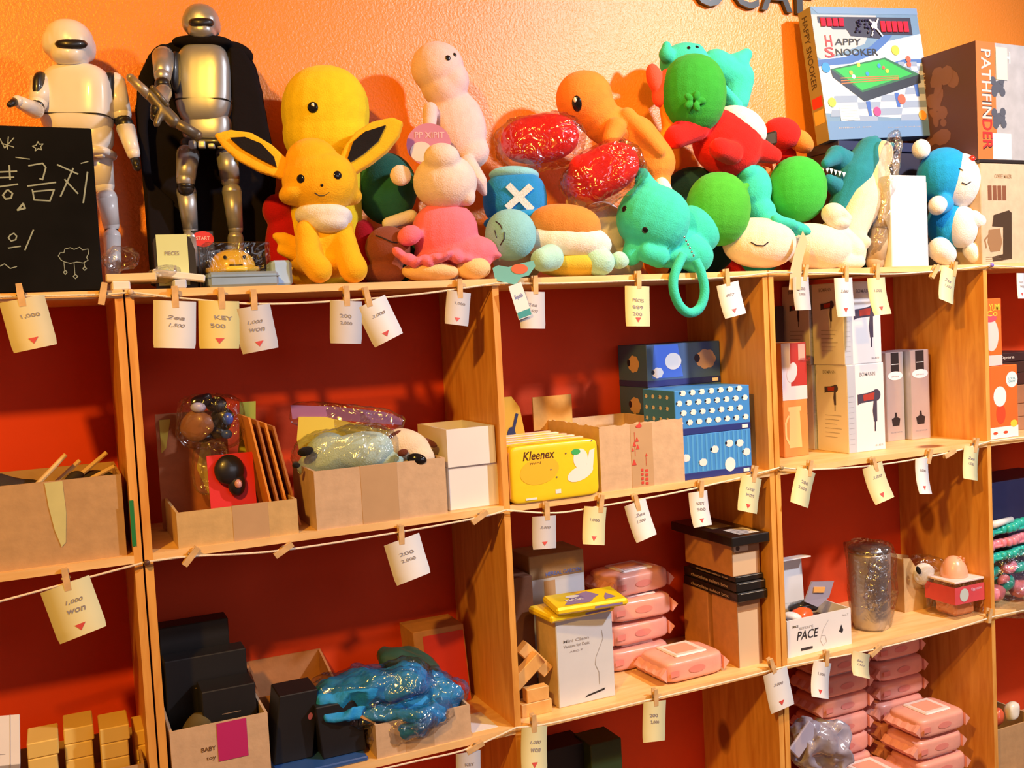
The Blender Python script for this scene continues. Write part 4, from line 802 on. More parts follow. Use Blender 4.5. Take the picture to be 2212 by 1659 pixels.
s = Soft(); s.E(750, 905, .12, 124, 32, 16, -6, 3.5, 60, 24); s.crumple(.004, 60, 12); t.part('film', s, FILM2, True)
t = Thing('plush_toy', SY(890, 1010, .06), 'cream and brown dog plush face lying in the carton beside the white boxes', 'plush toy')
s = Soft(); e = s.E(880, 970, .06, 56, 42, 40, -25, 2.1); s.E(905, 985, .045, 36, 28, 34, -20); t.soft('head', s, plush('dog_cream', (.76, .64, .50)))
s = Soft(); s.E(850, 945, .06, 24, 10, 14, 35); s.E(920, 955, .055, 26, 9, 16, -20); s.E(870, 978, .025, 12, 8, 6, 20); t.part('brown_patch', s, plush('dog_brown', (.14, .04, .025)), True)
s = Soft(); s.E(900, 992, .01, 22, 13, 10, -8); t.part('nose', s, EYE, True)
# stacked white boxes
F, w_, h_ = fbox(972, 1108, 1083, 1010, Z1, 0, .02)
closed(F, w_, .13, h_, 'lower closed white box under the open one beside the middle upright', WP)
F2, w2, h2 = fbox(970, 1016, 1090, 928, Z1+h_+.0005, 0, .016)
F2.o.z = Z1+h_+.0006; F2.o.x = min(F2.o.x, F.o.x); w2 = min(.118, .597-F2.o.x); t = carton(F2, w2, .15, h2, 'open empty white box with a beige inside, on top of the lower one', WP, t=.003)
t.part('lining', MB().box(F2, .0032, w2-.0032, .0032, .1465, .0032, .006), cardboard('beige_lining', (.66, .50, .30)))

# --- third compartment, upper row
F, w_, h_ = fbox(1090, 960, 1135, 858, Z1, 0, .17)
t = Thing('display_card', F.o, 'round-topped yellow card half hidden beside the middle upright', 'card'); m = MB(); m.poly(Fr(F.o, F.ex, F.ez, -F.ey), [(0, 0), (w_, 0), (w_, h_*.6), (w_*.8, h_*.88), (w_*.45, h_), (0, h_)], 0, .003); t.part('card', m, paper('card_yellow', (.66, .40, .04)))
m = MB(); f3 = front(F, w_, h_); m.disc(f3, w_*.35, h_*.55, w_*.22, h_*.12, .001); m.disc(f3, w_*.3, h_*.3, w_*.3, h_*.14, .001); m.line(f3, [(w_*.4, h_*.6), (w_*.65, h_*.8)], .006, .001); t.part('printed_picture', m, ink('navy_print', (.02, .03, .12)))
# tissue packs
YW = mat('tissue_wrap_yellow', (.92, .68, .02), .3, var=.02, coat=.4, bump=.15, bscale=40); OW = mat('tissue_wrap_side', (.86, .50, .30), .4, coat=.2)
Fp, wp, hp = fbox(1108, 1096, 1298, 962, Z1, 0, -.006)
hp *= .97
for i in range(6):
    G = Fp.off(0, .001+i*.033, 0)
    t = Thing('tissue_pack', G.o, ['front yellow tissue pack with black lettering, facing the room', 'second tissue pack, directly behind the lettered front one', 'third tissue pack in the row', 'fourth tissue pack in the row', 'fifth tissue pack in the row', 'rearmost tissue pack in the row of yellow packs'][i], 'tissue pack', 'yellow tissue packs in a row')
    s = MB(); s.ell(G.p(wp/2, .016, hp/2), (G.ex*wp/2*1.0, G.ey*.0165, G.ez*hp/2), 12, 44, 26); t.part('wrapper', s, YW, True)
    if i: s = MB(); s.rbox(G, .006, wp-.006, .008, .022, hp-.003, hp+.001, .001); t.part('pale_band', s, paper('band%d' % (i % 2), ((.82, .74, .72), (.85, .55, .45))[i % 2]))
    m = MB(); m.rbox(G, -.0012, .004, .005, .027, .01, hp-.01, .001); t.part('side_print', m, (OW, paper('grey_print', (.45, .47, .5)), OW)[i % 3])
    if i == 0:
        f3 = Fr(G.p(0, -.0006, 0), G.ex, G.ez, -G.ey); q = wp/190
        m = MB(); m.text(f3, 'Kleenex', 26*q, hp*.74, 68*q, 17*q, .0004, .25); m.text(f3, 'mini', 40*q, hp*.66, 24*q, 5*q, .0004); t.part('lettering', m, ink('brand_brown', (.10, .03, .01)))
        m = MB(); m.disc(f3, 148*q, 46*q, 30*q, 14*q, .0004, 18, 0, .3); m.disc(f3, 150*q, 74*q, 16*q, 20*q, .0004); m.poly(f3, [(160*q, 50*q), (176*q, 52*q), (182*q, 92*q), (170*q, 88*q)], .0004); m.rect(f3, 92*q, 12*q, 104*q, 20*q, .0004); m.rect(f3, 28*q, 6*q, 52*q, 10*q, .0004); t.part('white_print', m, paper('print_white', (.85, .85, .84)))
        m = MB(); m.disc(f3, 140*q, hp*.80, 10*q, 6*q, .0006); t.part('green_print', m, paper('print_green', (.05, .45, .12)))
        m = MB(); [m.disc(f3, x*q, y*q, 1.6*q, 1.6*q, .0008) for x, y in ((84, 60), (96, 44), (176, 108), (118, 88))]; t.part('dot_print', m, paper('print_slate', (.12, .11, .16)))
        m = MB(); m.disc(f3, 60*q, 60*q, 42*q, 26*q, .0003, 24, 0, .15); t.part('amber_oval_print', m, paper('print_amber', (.92, .52, .02)))  # amber oval printed on the front wrapper
# torn carton
F, w_, h_ = fbox(1300, 1064, 1481, 924, Z1, 0, .004)
Ftorn = F; t = carton(F, w_, .215, h_, 'open cardboard carton with torn rim and red printing on pale tape', CB2, tape=(.36, .62))
m = MB(); rnd = random.Random(3)
for (Ff, L_) in ((front(F, w_, h_), w_), (leftf(F, .215), .215)):
    xs = [L_*i/22 for i in range(23)]; m.poly(Ff, [(0, h_-.001)]+[(x, h_+rnd.random()*.004) for x in xs]+[(L_, h_-.001)], -.0002, .003)
t.part('torn_rim', m, CB2)
f3 = front(F, w_, h_); m = MB(); q = w_/182
for x, y, r in ((73, 82, 4), (79, 90, 4), (69, 72, 3), (80, 76, 4), (71, 48, 5), (98, 60, 2.5), (86, 118, 4)): m.poly(f3, [((x-r)*q, (y-r)*q), ((x+r)*q, (y-r)*q), (x*q, (y+r*1.3)*q)], .0012)
m.line(f3, [(74*q, 60*q), (74*q, 104*q)], .0008, .0012); m.line(f3, [(97*q, 40*q), (97*q, 58*q)], .0008, .0012)
m.disc(f3, 84*q, h_-.004, .007, .003, .0012)
for i in range(4): m.rect(f3, 85*q, (6+i*8)*q, 90*q, (11+i*8)*q, .0012); m.rect(f3, 94*q, (4+i*8)*q, 100*q, (9+i*8)*q, .0012)
t.part('red_printing', m, ink('red_print', (.65, .07, .05)))
Gf = F.off(.0, .20, 0); m = MB(); a0 = SY(1158, 900, .2); a1 = SY(1240, 852, .2)
m.box(Fr((a0.x, .212, F.o.z+h_*.85), F.ex, F.ey, F.ez), 0, a1.x-a0.x, 0, .004, 0, a1.z-F.o.z-h_*.85); t.part('raised_flap', m, cardboard('flap_orange', (.70, .38, .10)))
m = MB(); m.box(F, .006, w_*.4, .12, .205, h_-.02, h_-.015); single('paper_sheet', m, paper('sheet', (.75, .75, .8)), 'white paper lying inside the torn carton', 'paper')
# blue tissue boxes
def sheepy(f3, pts, s_, mw, mb_):
    for x, y in pts:
        for k in range(7): a = k*.9; mw.disc(f3, x+math.cos(a)*s_*.55, y+math.sin(a)*s_*.4, s_*.45, s_*.42, .0004+.00001*k, 10)
        mw.disc(f3, x, y, s_*.8, s_*.6, .0005, 14); mb_.disc(f3, x-s_*.85, y+s_*.1, s_*.28, s_*.34, .0007, 10)
NAVY = paper('navy_base', (.015, .03, .22)); SKY = paper('sky_box', (.045, .26, .72)); SLT = paper('slate_box', (.05, .12, .30)); SHP = paper('sheep_white', (.82, .82, .84)); SHD = ink('sheep_dark', (.01, .015, .05))
def tissuebox(F, w, d, h, lab, style):
    t = Thing('tissue_box', F.o, lab, 'tissue box', 'blue tissue boxes'); t.part('carton', MB().rbox(F, 0, w, 0, d, h*.14, h, .001), {'big': SLT, 'dots': SKY, 'stripe': SKY}[style]); t.part('base_band', MB().rbox(F, -.0002, w+.0002, -.0002, d, 0, h*.15, .0008), NAVY)
    f3 = front(F, w, h); l3 = leftf(F, d); mw, mb_ = MB(), MB()
    if style == 'big':
        m = MB(); m.poly(f3, [(w*.06, h*.2), (w*.48, h*.2), (w*.42, h*.98), (w*.10, h*.98)], .0003); t.part('blue_panel', m, paper('royal', (.05, .16, .75)))
        mw.disc(f3, w*.35, h*.58, w*.11, h*.2, .0008); sheepy(f3, [(w*.14, h*.33)], h*.16, mw, mb_); m = MB(); m2 = MB(); sheepy(f3, [(w*.80, h*.58)], h*.30, m, m2); sheepy(l3, [(d*.55, h*.55)], h*.26, m, mb_); t.part('tan_sheep', m, paper('sheep_tan', (.62, .42, .28))); t.part('sheep_head', m2, SHD)
    elif style == 'dots':
        g = [(w*(.06+.125*i+.05*(j % 2)), h*(.28+.22*j)) for j in range(4) for i in range(8) if .06+.125*i+.05*(j % 2) < .96]; sheepy(f3, g, h*.082, mw, mb_); g = [(d*(.12+.22*i), h*(.35+.25*j)) for j in range(3) for i in range(4)]; sheepy(l3, g, h*.06, mw, mb_)
    else:
        m = MB()
        for i in range(16): m.rect(f3, w*(.02+i/16.5), h*.16, w*(.045+i/16.5), h*.99, .0002)
        t.part('stripes', m, paper('stripe_sky', (.08, .36, .80))); sheepy(f3, [(w*.50, h*.62), (w*.70, h*.72), (w*.84, h*.70), (w*.93, h*.48), (w*.34, h*.36), (w*.12, h*.5)], h*.11, mw, mb_); mw.disc(f3, w*.70, h*.24, w*.07, h*.16, .0006)
    mw.rect(f3, w*.88, h*.03, w*.96, h*.11, .0006); t.part('white_sheep', mw, SHP); t.part('black_faces', mb_, SHD); return t
bw, bd, bh_ = .183, .113, .0873
LB = ['bottom rear blue tissue box, under the other two by the back', 'middle rear tissue box, mostly hidden behind the dotted one', 'topmost tissue box with one large tan sheep, at the back', 'bottom front striped blue tissue box with white sheep', 'front blue tissue box patterned with rows of small white sheep']
for i in range(3): tissuebox(Fr((1.001, .146, Z1+i*(bh_+.0004)), (1, 0, 0), (0, 1, 0), (0, 0, 1)), bw, bd, bh_, LB[i], 'big' if i else 'stripe')
for i in range(2): tissuebox(Fr((.975, .012, Z1+i*(bh_+.0004)), (1, 0, 0), (0, 1, 0), (0, 0, 1)), .178, bd, bh_, LB[3+i], ('stripe', 'dots')[i])

# --- fourth compartment, upper row
F = Fr((1.322, .115, Z1), (1, 0, 0), (0, 1, 0), (0, 0, 1)); h_ = SY(1683, 742, .115).z-Z1; w_ = SY(1746, 850, .115).x-F.o.x-.003
t = closed(F, w_, .12, h_, 'orange and white mug box beside the upright, left of the hair dryer boxes', mat('mug_orange', (.72, .26, .07), .35))
f3 = front(F, w_, h_); m = MB(); m.rect(f3, 0, h_*.5, w_, h_*.62, .0003); m.rect(f3, 0, h_*.62, w_*.35, h_*.998, .0003); m.disc(f3, w_*.40, h_*.74, w_*.2, h_*.09, .0008, 16, 0, -.3); t.part('white_print', m, paper('print_pink_white', (.78, .66, .68)))
m = MB(); m.rect(f3, w_*.35, h_*.62, w_*.999, h_*.998, .0002); t.part('red_panel', m, paper('panel_red', (.45, .03, .02)))
m = MB(); m.rect(f3, w_*.68, h_*.84, w_*.95, h_*.985, .0006); t.part('label', m, paper('label_pink', (.62, .36, .30)))
m = MB(); m.text(f3, 'GIVA', w_*.72, h_*.86, .008, .03, .001, rot=True); t.part('lettering', m, paper('label_red', (.4, .05, .05)))
m = MB(); m.poly(f3, [(w_*.2, h_*.08), (w_*.72, h_*.08), (w_*.66, h_*.40), (w_*.24, h_*.40)], .0004); m.rect(f3, w_*.2, h_*.40, w_*.72, h_*.44, .0004); t.part('mug_picture', m, paper('mug_pic', (.85, .50, .20)))
m = MB(); m.line(f3, [(w_*.2, h_*.36), (w_*.08, h_*.30), (w_*.08, h_*.18), (w_*.2, h_*.12)], .005, .0006); t.part('handle_picture', m, paper('mug_pic', (.85, .50, .20)))
def dryer(f3, w, h, s_, x, y, m1, m2):
    m1.poly(f3, [(x-.40*s_, y-.06*s_), (x+.2*s_, y-.02*s_), (x+.34*s_, y+.04*s_), (x+.36*s_, y+.18*s_), (x+.22*s_, y+.28*s_), (x-.1*s_, y+.22*s_), (x-.4*s_, y+.20*s_)], .0004)
    m1.poly(f3, [(x-.46*s_, y-.10*s_), (x-.3*s_, y-.04*s_), (x-.3*s_, y+.18*s_), (x-.46*s_, y+.20*s_)], .0005); m1.disc(f3, x+.24*s_, y+.14*s_, .16*s_, .17*s_, .00045, 16)
    m1.poly(f3, [(x+.14*s_, y), (x+.26*s_, y+.02*s_), (x+.25*s_, y-.62*s_), (x+.13*s_, y-.62*s_), (x+.09*s_, y-.3*s_)], .0004); m1.line(f3, [(x+.18*s_, y-.6*s_), (x+.17*s_, y-.88*s_)], .05*s_, .0004)
    m2.poly(f3, [(x-.24*s_, y), (x+.14*s_, y+.02*s_), (x+.18*s_, y+.22*s_), (x-.04*s_, y+.2*s_), (x-.26*s_, y+.17*s_)], .0007)
DRK = ink('dryer_dark', (.07, .055, .09)); DRR = ink('dryer_red', (.42, .05, .035)); GRT = ink('grey_text', (.35, .34, .38))
DW, DD, DH = .107, .098, .1935
for i, (dx, dy, dz, lab) in enumerate(((1.4575, .066, 0, 'lower hair dryer box, glossy white with a red and black dryer picture'), (1.4555, .068, 1, 'upper hair dryer box standing on the other, behind the price tags'), (1.452, .168, 0, 'rear lower hair dryer box, only its edge showing'), (1.450, .170, 1, 'rear upper hair dryer box in the shade, only its edge showing'))):
    G = Fr((dx, dy, Z1+dz*(DH+.0005)), (1, .0, 0), (0, 1, 0), (0, 0, 1)); dd = DD if i < 2 else .09
    t = closed(G, DW, dd, DH if dz == 0 else DH*.93, lab, WP, group='hair dryer boxes'); f3 = front(G, DW, DH); l3 = leftf(G, dd); h_ = DH if dz == 0 else DH*.93
    m = MB(); m.rect(f3, .0006, .002, DW*.22, h_*.995, .0002); t.part('grey_strip', m, paper('cool_grey', (.48, .52, .62)))
    m1, m2 = MB(), MB(); dryer(f3, DW, h_, DW*.72, DW*.60, h_*.58, m1, m2); dryer(l3, dd, h_, dd*.5, dd*.52, h_*.70, m1, m2); t.part('dryer_picture', m1, DRK); t.part('red_picture', m2, DRR)
    m = MB(); m.text(f3, 'BOMANN', DW*.34, h_*.86, DW*.42, .009, .0004); m.text(f3, 'BH-8210', DW*.72, h_*.05, DW*.2, .004, .0004); m.text(l3, 'BOMANN', dd*.25, h_*.9, dd*.4, .008, .0004)
    for j in range(6): m.rect(l3, dd*.28, h_*(.42-.05*j), dd*(.8-.07*(j % 3)), h_*(.425-.05*j), .0004)
    for j in range(10): m.rect(f3, DW*.03, h_*(.1+.06*j), DW*.16, h_*(.103+.06*j), .0004)
    t.part('lettering', m, GRT)
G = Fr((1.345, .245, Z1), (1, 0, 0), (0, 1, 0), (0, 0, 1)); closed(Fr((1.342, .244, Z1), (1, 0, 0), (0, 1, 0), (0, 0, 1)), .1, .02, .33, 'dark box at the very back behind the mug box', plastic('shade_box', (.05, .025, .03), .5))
SLV = mat('silver_card', (.62, .60, .64), .3, metal=.55, var=.03)
for i, (xl, xr, Yf, yt, lab) in enumerate(((1917, 1955, .15, 762, 'slim silver box with black top label, beside the hair dryer boxes'), (1969, 2010, .135, 757, 'slim silver box on the right of its twin, nearest the right upright'))):
    a = SY(xl, 900, Yf); b = SY(xr, 900, Yf); G = Fr((a.x, Yf, Z1), (1, 0, 0), (0, 1, 0), (0, 0, 1)); w_ = b.x-a.x; h_ = SY(xl, yt, Yf).z-Z1
    t = closed(G, w_, .075, h_, lab, SLV, group='slim silver boxes'); f3 = front(G, w_, h_)
    m = MB(); m.rect(f3, w_*.28, h_*.76, w_*.72, h_*.995, .0003); m.poly(f3, [(w_*.3, h_*.17), (w_*.66, h_*.17), (w_*.72, h_*.25), (w_*.55, h_*.27), (w_*.52, h_*.32), (w_*.44, h_*.32), (w_*.42, h_*.27), (w_*.24, h_*.25)], .0004); t.part('black_print', m, ink('black_print', (.015, .015, .02)))
    m = MB(); m.disc(f3, w_*.5, h_*.735, w_*.42, h_*.05, .0006); m.rect(f3, w_*.3, h_*.86, w_*.7, h_*.868, .0006); t.part('oval_sticker', m, paper('sticker', (.85, .82, .84)))
    m = MB(); m.text(f3, 'perfume', w_*.3, h_*.715, w_*.4, .005, .0009); m.text(f3, 'EAU DE PARFUM', w_*.2, h_*.09, w_*.6, .003, .0005); t.part('lettering', m, GRT)

# --- fifth compartment
ORB = mat('orange_box', (.88, .16, .03), .35, var=.02)
xa = max(SY(2136, 870, .012).x, 1.817); G = Fr((xa, .012, Z1), (1, 0, 0), (0, 1, 0), (0, 0, 1)); w_ = SY(2199, 870, .012).x-xa; h_ = SY(2140, 792, .012).z-Z1
t = closed(G, w_, .06, h_, 'lower orange snack box with a speech bubble, right of the last upright', ORB); f3 = front(G, w_, h_)
m = MB(); m.rect(f3, .001, .001, w_-.001, h_*.16, .0003); m.disc(f3, w_*.80, h_*.80, w_*.2, h_*.11, .0003); m.disc(f3, w_*.38, h_*.58, w_*.22, h_*.14, .0003); t.part('white_print', m, paper('print_white', (.85, .85, .84)))
m = MB(); m.disc(f3, w_*.4, h_*.34, w_*.16, h_*.14, .0003); m.disc(f3, w_*.2, h_*.08, w_*.08, h_*.02, .0005); m.disc(f3, w_*.55, h_*.08, w_*.08, h_*.02, .0005); t.part('red_print', m, paper('deep_orange', (.70, .07, .02)))
m = MB(); m.disc(f3, w_*.84, h_*.19, w_*.12, h_*.05, .0005); t.part('yellow_print', m, paper('print_yellow', (.85, .62, .05)))
m = MB(); m.text(f3, 'LOOK', w_*.68, h_*.80, w_*.24, h_*.03, .0006); m.text(f3, 'OKAY', w_*.68, h_*.76, w_*.24, h_*.03, .0006); t.part('lettering', m, ink('print_teal', (.1, .4, .45)))
h1 = h_; G = Fr((1.817, .014, Z1+h1+.0005), (1, 0, 0), (0, 1, 0), (0, 0, 1)); h_ = SY(2140, 645, .014).z-Z1-h1-.0005
t = closed(G, .058, .06, h_, 'upper orange snack box with yellow lettering, standing on the lower one', ORB); f3 = front(G, .072, h_)
m = MB(); m.rect(f3, .001, .001, .057, h_*.16, .0003); m.disc(f3, .024, h_*.46, .023, h_*.24, .0003); t.part('white_print', m, paper('print_pinkish', (.85, .62, .58)))
m = MB(); m.text(f3, 'YUMI', .018, h_*.82, .034, h_*.10, .0006); m.text(f3, 'Co', .010, h_*.74, .034, h_*.08, .0006); t.part('lettering', m, paper('print_yellow', (.85, .62, .05)))
m = MB(); m.disc(f3, .02, h_*.71, .022, h_*.06, .0005); t.part('red_print', m, paper('deep_pink', (.65, .08, .12)))
hz = Z1
for i, (h_, c) in enumerate(((.032, (.42, .20, .10)), (.032, (.42, .20, .10)), (.045, (.40, .17, .08)), (.03, (.06, .02, .015)), (.026, (.05, .02, .015)), (.022, (.04, .015, .015)))):
    G = Fr((1.935, .085+.002*(i % 2), hz), (1, 0, 0), (0, 1, 0), (0, 0, 1)); t = closed(G, .16, .12, h_, ['lowest brown flat box of the stack at the right edge', 'second brown flat box from the bottom at the right edge', 'third, thickest brown flat box at the right edge', 'fourth flat box up, dark brown, at the right edge', 'fifth flat box up, dark brown, at the right edge', 'topmost dark box with pale lettering at the right edge'][i], mat('flatbox%d' % i, c, .5), group='flat boxes at the right edge'); hz += h_+.0005
    if i > 3: m = MB(); m.text(front(G, .16, h_), ('', '', '', '', 'Cacao', 'Opera')[i], .02, h_*.3, .05, h_*.4, .0005); t.part('lettering', m, paper('pale_text', (.7, .6, .5)))

# ================================================================ big boxes on the top shelf, right
NVY = mat('navy_box', (.02, .03, .10), .4)
a = SY(1812, 325, .165); b = SY(2095, 325, .165); base_top = SY(1812, 303, .165).z
# supporting stack under the game box
G = Fr((a.x, .17, Z0), (1, 0, 0), (0, 1, 0), (0, 0, 1)); closed(G, b.x-a.x-.03, .095, base_top-Z0-.022, 'dark navy carton behind the plush toys carrying the game box', plastic('under_navy', (.02, .02, .05), .5))
G2 = Fr((a.x, .165, base_top-.0215), (1, 0, 0), (0, 1, 0), (0, 0, 1)); t = closed(G2, b.x-a.x, .105, .0215, 'flat navy box lying under the snooker game box', NVY)
m = MB(); m.disc(front(G2, .1, .02), (b.x-a.x)*.93, .011, .008, .007, .0005); t.part('round_logo', m, paper('logo_orange', (.7, .3, .15)))
# snooker game box
P0 = SY(1792, 308, .172); P0.z = base_top+.001; al = math.radians(-3.2); ez = Vector((math.sin(al), .10, math.cos(al))); ez.normalize()
P1 = SY(2010, 303, .177); ex = Vector((P1.x-P0.x, -.012, 0)); W = ex.length; Fg = Fr(P0, ex, (0, 1, 0), ez); Fg.ey = Fg.ez.cross(Fg.ex).normalized(); Fg.ex = Fg.ey.cross(Fg.ez)
H = (SY(1768, 17, .205)-P0).length
t = Thing('board_game_box', P0, 'large snooker game box with a pictured green table, leaning on the wall', 'board game'); D_ = .042
t.part('carton', MB().rbox(Fg, 0, W, 0, D_, 0, H, .0012), mat('game_front', (.16, .28, .44), .3, var=.04))
f3 = front(Fg, W, H); l3 = leftf(Fg, D_)
cv = lambda pts: [((x)*W, (1-y)*H) for x, y in pts]     # face fractions, y down
P_ = lambda pts, off, nm, m_: t.part(nm, MB().poly(f3, cv(pts), off), m_)
P_([(0, 0), (1, 0), (1, .05), (.06, .05)], .0004, 'top_band', paper('game_blue', (.16, .28, .48)))
P_([(0, .06), (.6, .06), (.45, .28), (.05, .40), (0, .38)], .0003, 'grey_panel', paper('game_grey', (.40, .44, .48)))
P_([(.0, .40), (.3, .36), (.62, .27), (1, .20), (1, .88), (0, .80)], .00035, 'floor_panel', paper('game_pale', (.55, .62, .74)))
m = MB()
for pts in ([(0, .40), (.25, .38), (.5, .30), (.62, .22), (.75, .12), (.80, .14), (.66, .27), (.52, .36), (.3, .43), (0, .45)], [(.62, .44), (.80, .40), (1, .40), (1, .43), (.82, .43), (.64, .48)]): m.poly(f3, cv(pts), .0005)
t.part('blue_swirl', m, paper('swirl_blue', (.05, .14, .42)))
m = MB()
for i in range(4):
    for j in range(5):
        if (i+j) % 2: m.poly(f3, cv([(.12+i*.22-j*.02, .62+j*.052), (.34+i*.22-j*.02 if i < 3 else 1, .62+j*.052), (.32+i*.22-j*.02 if i < 3 else 1, .672+j*.052), (.10+i*.22-j*.02, .672+j*.052)]), .0006)
for i in range(5):
    for j in range(4):
        if (i+j) % 2: m.poly(f3, cv([(.68+i*.06, .42+j*.035), (.74+i*.06, .42+j*.035), (.74+i*.06, .455+j*.035), (.68+i*.06, .455+j*.035)]), .0006)
t.part('checker_print', m, paper('checker', (.24, .32, .46)))
P_([(0, .86), (1, .88), (1, 1), (0, 1)], .0007, 'bottom_band', paper('game_blue2', (.12, .24, .46)))
P_([(.10, .47), (.62, .385), (.93, .52), (.36, .67)], .0010, 'table_rim', paper('rim_green', (.02, .13, .06))); P_([(.14, .475), (.61, .40), (.86, .515), (.36, .635)], .0012, 'table_cloth', paper('cloth_green', (.02, .42, .07)))
P_([(.36, .65), (.93, .52), (.93, .585), (.37, .72)], .0013, 'table_side', ink('table_black', (.02, .03, .05))); P_([(.10, .47), (.36, .65), (.37, .72), (.11, .53)], .0013, 'table_end', ink('table_black', (.02, .03, .05)))
m = MB()
for x, y in ((.40, .72), (.68, .66), (.88, .58)): m.poly(f3, cv([(x-.02, y), (x+.02, y), (x+.02, y+.11), (x-.01, y+.11)]), .0012)
t.part('table_legs', m, paper('leg_blue', (.04, .12, .45)))
m = MB(); 
for i in range(3): m.line(f3, cv([(.18, .54+i*.02), (.72, .53+i*.012)]), .0022, .0016)
t.part('cue_picture', m, paper('cue_brown', (.45, .16, .04)))
for nm, pts, c in (('red_balls', [(.84, .40, .018), (.84, .44, .016), (.72, .71, .028), (.59, .465, .01)], (.75, .10, .05)), ('blue_balls', [(.06, .46, .028), (.43, .51, .012), (.55, .45, .012)], (.03, .25, .62)), ('yellow_balls', [(.73, .33, .028), (.62, .49, .012), (.36, .44, .012)], (.82, .72, .05)), ('lime_balls', [(.07, .72, .026)], (.42, .62, .05)), ('orange_balls', [(.90, .84, .028), (.28, .50, .012)], (.85, .38, .05)), ('magenta_balls', [(.47, .80, .026)], (.62, .05, .22)), ('white_balls', [(.30, .53, .012)], (.85, .85, .85))):
    m = MB(); [m.disc(f3, x*W, (1-y)*H, r*W*1.35, r*W*1.35, .0018, 14) for x, y, r in pts]; t.part(nm, m, paper(nm, c))
m = MB(); m.rect(f3, W*.13, H*.14, W*.30, H*.27, .0010); t.part('table_of_text', m, paper('grid_white', (.8, .82, .85)))
m = MB(); [m.rect(f3, W*.14, H*(.15+.02*i), W*.29, H*(.152+.02*i), .0014) for i in range(6)]; m.text(f3, 'billiard set', W*.10, H*.082, W*.3, H*.012, .001); m.text(f3, 'for ages 8 and up', W*.55, H*.07, W*.32, H*.011, .001); t.part('small_print', m, GRT)
m = MB(); m.text(f3, 'H', W*.09, H*.70, W*.06, H*.085, .0014); m.text(f3, 'S', W*.07, H*.615, W*.085, H*.08, .0014); t.part('red_lettering', m, ink('game_red', (.65, .03, .03)))
m = MB(); m.text(f3, 'APPY', W*.17, H*.71, W*.25, H*.05, .0014, .12); m.text(f3, 'NOOKER', W*.17, H*.63, W*.39, H*.052, .0014); t.part('black_lettering', m, ink('game_black', (.02, .02, .025)))
m = MB(); m.poly(f3, cv([(.05, .075), (.92, .075), (.92, .21), (.62, .21), (.60, .24), (.33, .22), (.30, .17), (.18, .17), (.14, .14), (.05, .12)]), .0009); t.part('blister_window', m, ink('window_dark', (.03, .03, .06)))
m = MB()
for i in range(4): m.rbox(Fr(f3.p(W*(.07+.055*i), H*(.85), .001), Fg.ex, Fg.ez, -Fg.ey), 0, W*.045, 0, H*.065, 0, .003, .001)
for i in range(5): m.rbox(Fr(f3.p(W*(.62+.055*i), H*(.81), .001), Fg.ex, Fg.ez, -Fg.ey), 0, W*.045, 0, H*.085, 0, .003, .001)
t.part('red_pieces', m, plastic('piece_red', (.62, .03, .07), .15))
m = MB(); rnd = random.Random(5)
for i in range(26): y = rnd.random(); x = .46+(rnd.random()-.5)*(.12+.10*y); c = f3.p(x*W, H*(.90-.10*y), .003); m.ell(c, (Fg.ex*.003, Fg.ey*.003, Fg.ez*.003), 2, 8, 6)
t.part('small_balls', m, plastic('piece_navy', (.03, .03, .10), .12), True)
m = MB(); m.line(f3, cv([(.52, .10), (.62, .22)]), .004, .004); m.line(f3, cv([(.60, .09), (.52, .22)]), .004, .004); m.disc(f3, W*.555, H*.86, W*.03, W*.03, .0035); t.part('white_pieces', m, plastic('piece_white', (.8, .8, .85), .15))
m = MB(); m.rect(l3, 0, 0, D_, H, .0003); t.part('spine', m, paper('spine_olive', (.30, .26, .12)))
m = MB(); m.text(l3, 'HAPPY SNOOKER', D_*.25, H*.95, H*.55, D_*.42, .0007, 0, rot=True); t.part('spine_lettering', m, ink('game_black', (.02, .02, .025)))
m = MB(); m.rect(l3, D_*.1, H*.26, D_*.9, H*.34, .0006); t.part('spine_red', m, paper('bright_red', (.65, .03, .025))); m = MB(); m.rect(l3, D_*.1, H*.14, D_*.9, H*.24, .0006); t.part('spine_yellow', m, paper('spine_amber', (.75, .50, .12)))

# toy car box and coffee machine box at the right edge
c0 = SY(2122, 560, .02); G = Fr((c0.x, .02, Z0), (1, 0, 0), (0, 1, 0), (0, 0, 1)); Hc = SY(2122, 352, .02).z-Z0
t = closed(G, .2, .2, Hc, 'beige coffee machine box at the right edge, under the toy car box', cardboard('coffee_box', (.56, .42, .28))); f3 = front(G, .2, Hc)
m = MB(); k = Hc/205
m.poly(f3, [(x*k, (205-y)*k) for x, y in [(35, 105), (80, 95), (88, 100), (86, 195), (30, 200), (28, 190), (60, 185), (62, 130), (30, 128)]], .0004); t.part('machine_picture', m, ink('coffee_dark', (.06, .035, .02)))
m = MB(); m.poly(f3, [(x*k, (205-y)*k) for x, y in [(20, 135), (52, 132), (58, 160), (52, 178), (24, 180), (16, 160)]], .0006); m.line(f3, [(20*k, 60*k), (8*k, 50*k), (12*k, 34*k)], .004, .0006); t.part('jug_picture', m, paper('jug_brown', (.30, .16, .07)))
m = MB(); [m.rect(f3, (20+14*i)*k, 130*k, (31+14*i)*k, 160*k, .0005) for i in range(4)]; t.part('photo_strip', m, paper('strip_brown', (.20, .07, .03)))
m = MB(); m.text(f3, 'COFFEE MAKER', 40*k, 175*k, 50*k, 8*k, .0006); [m.rect(f3, 10*k, (6+4*i)*k, (60-6*i)*k, (7+4*i)*k, .0006) for i in range(3)]; t.part('lettering', m, paper('lett_brown', (.36, .24, .14)))
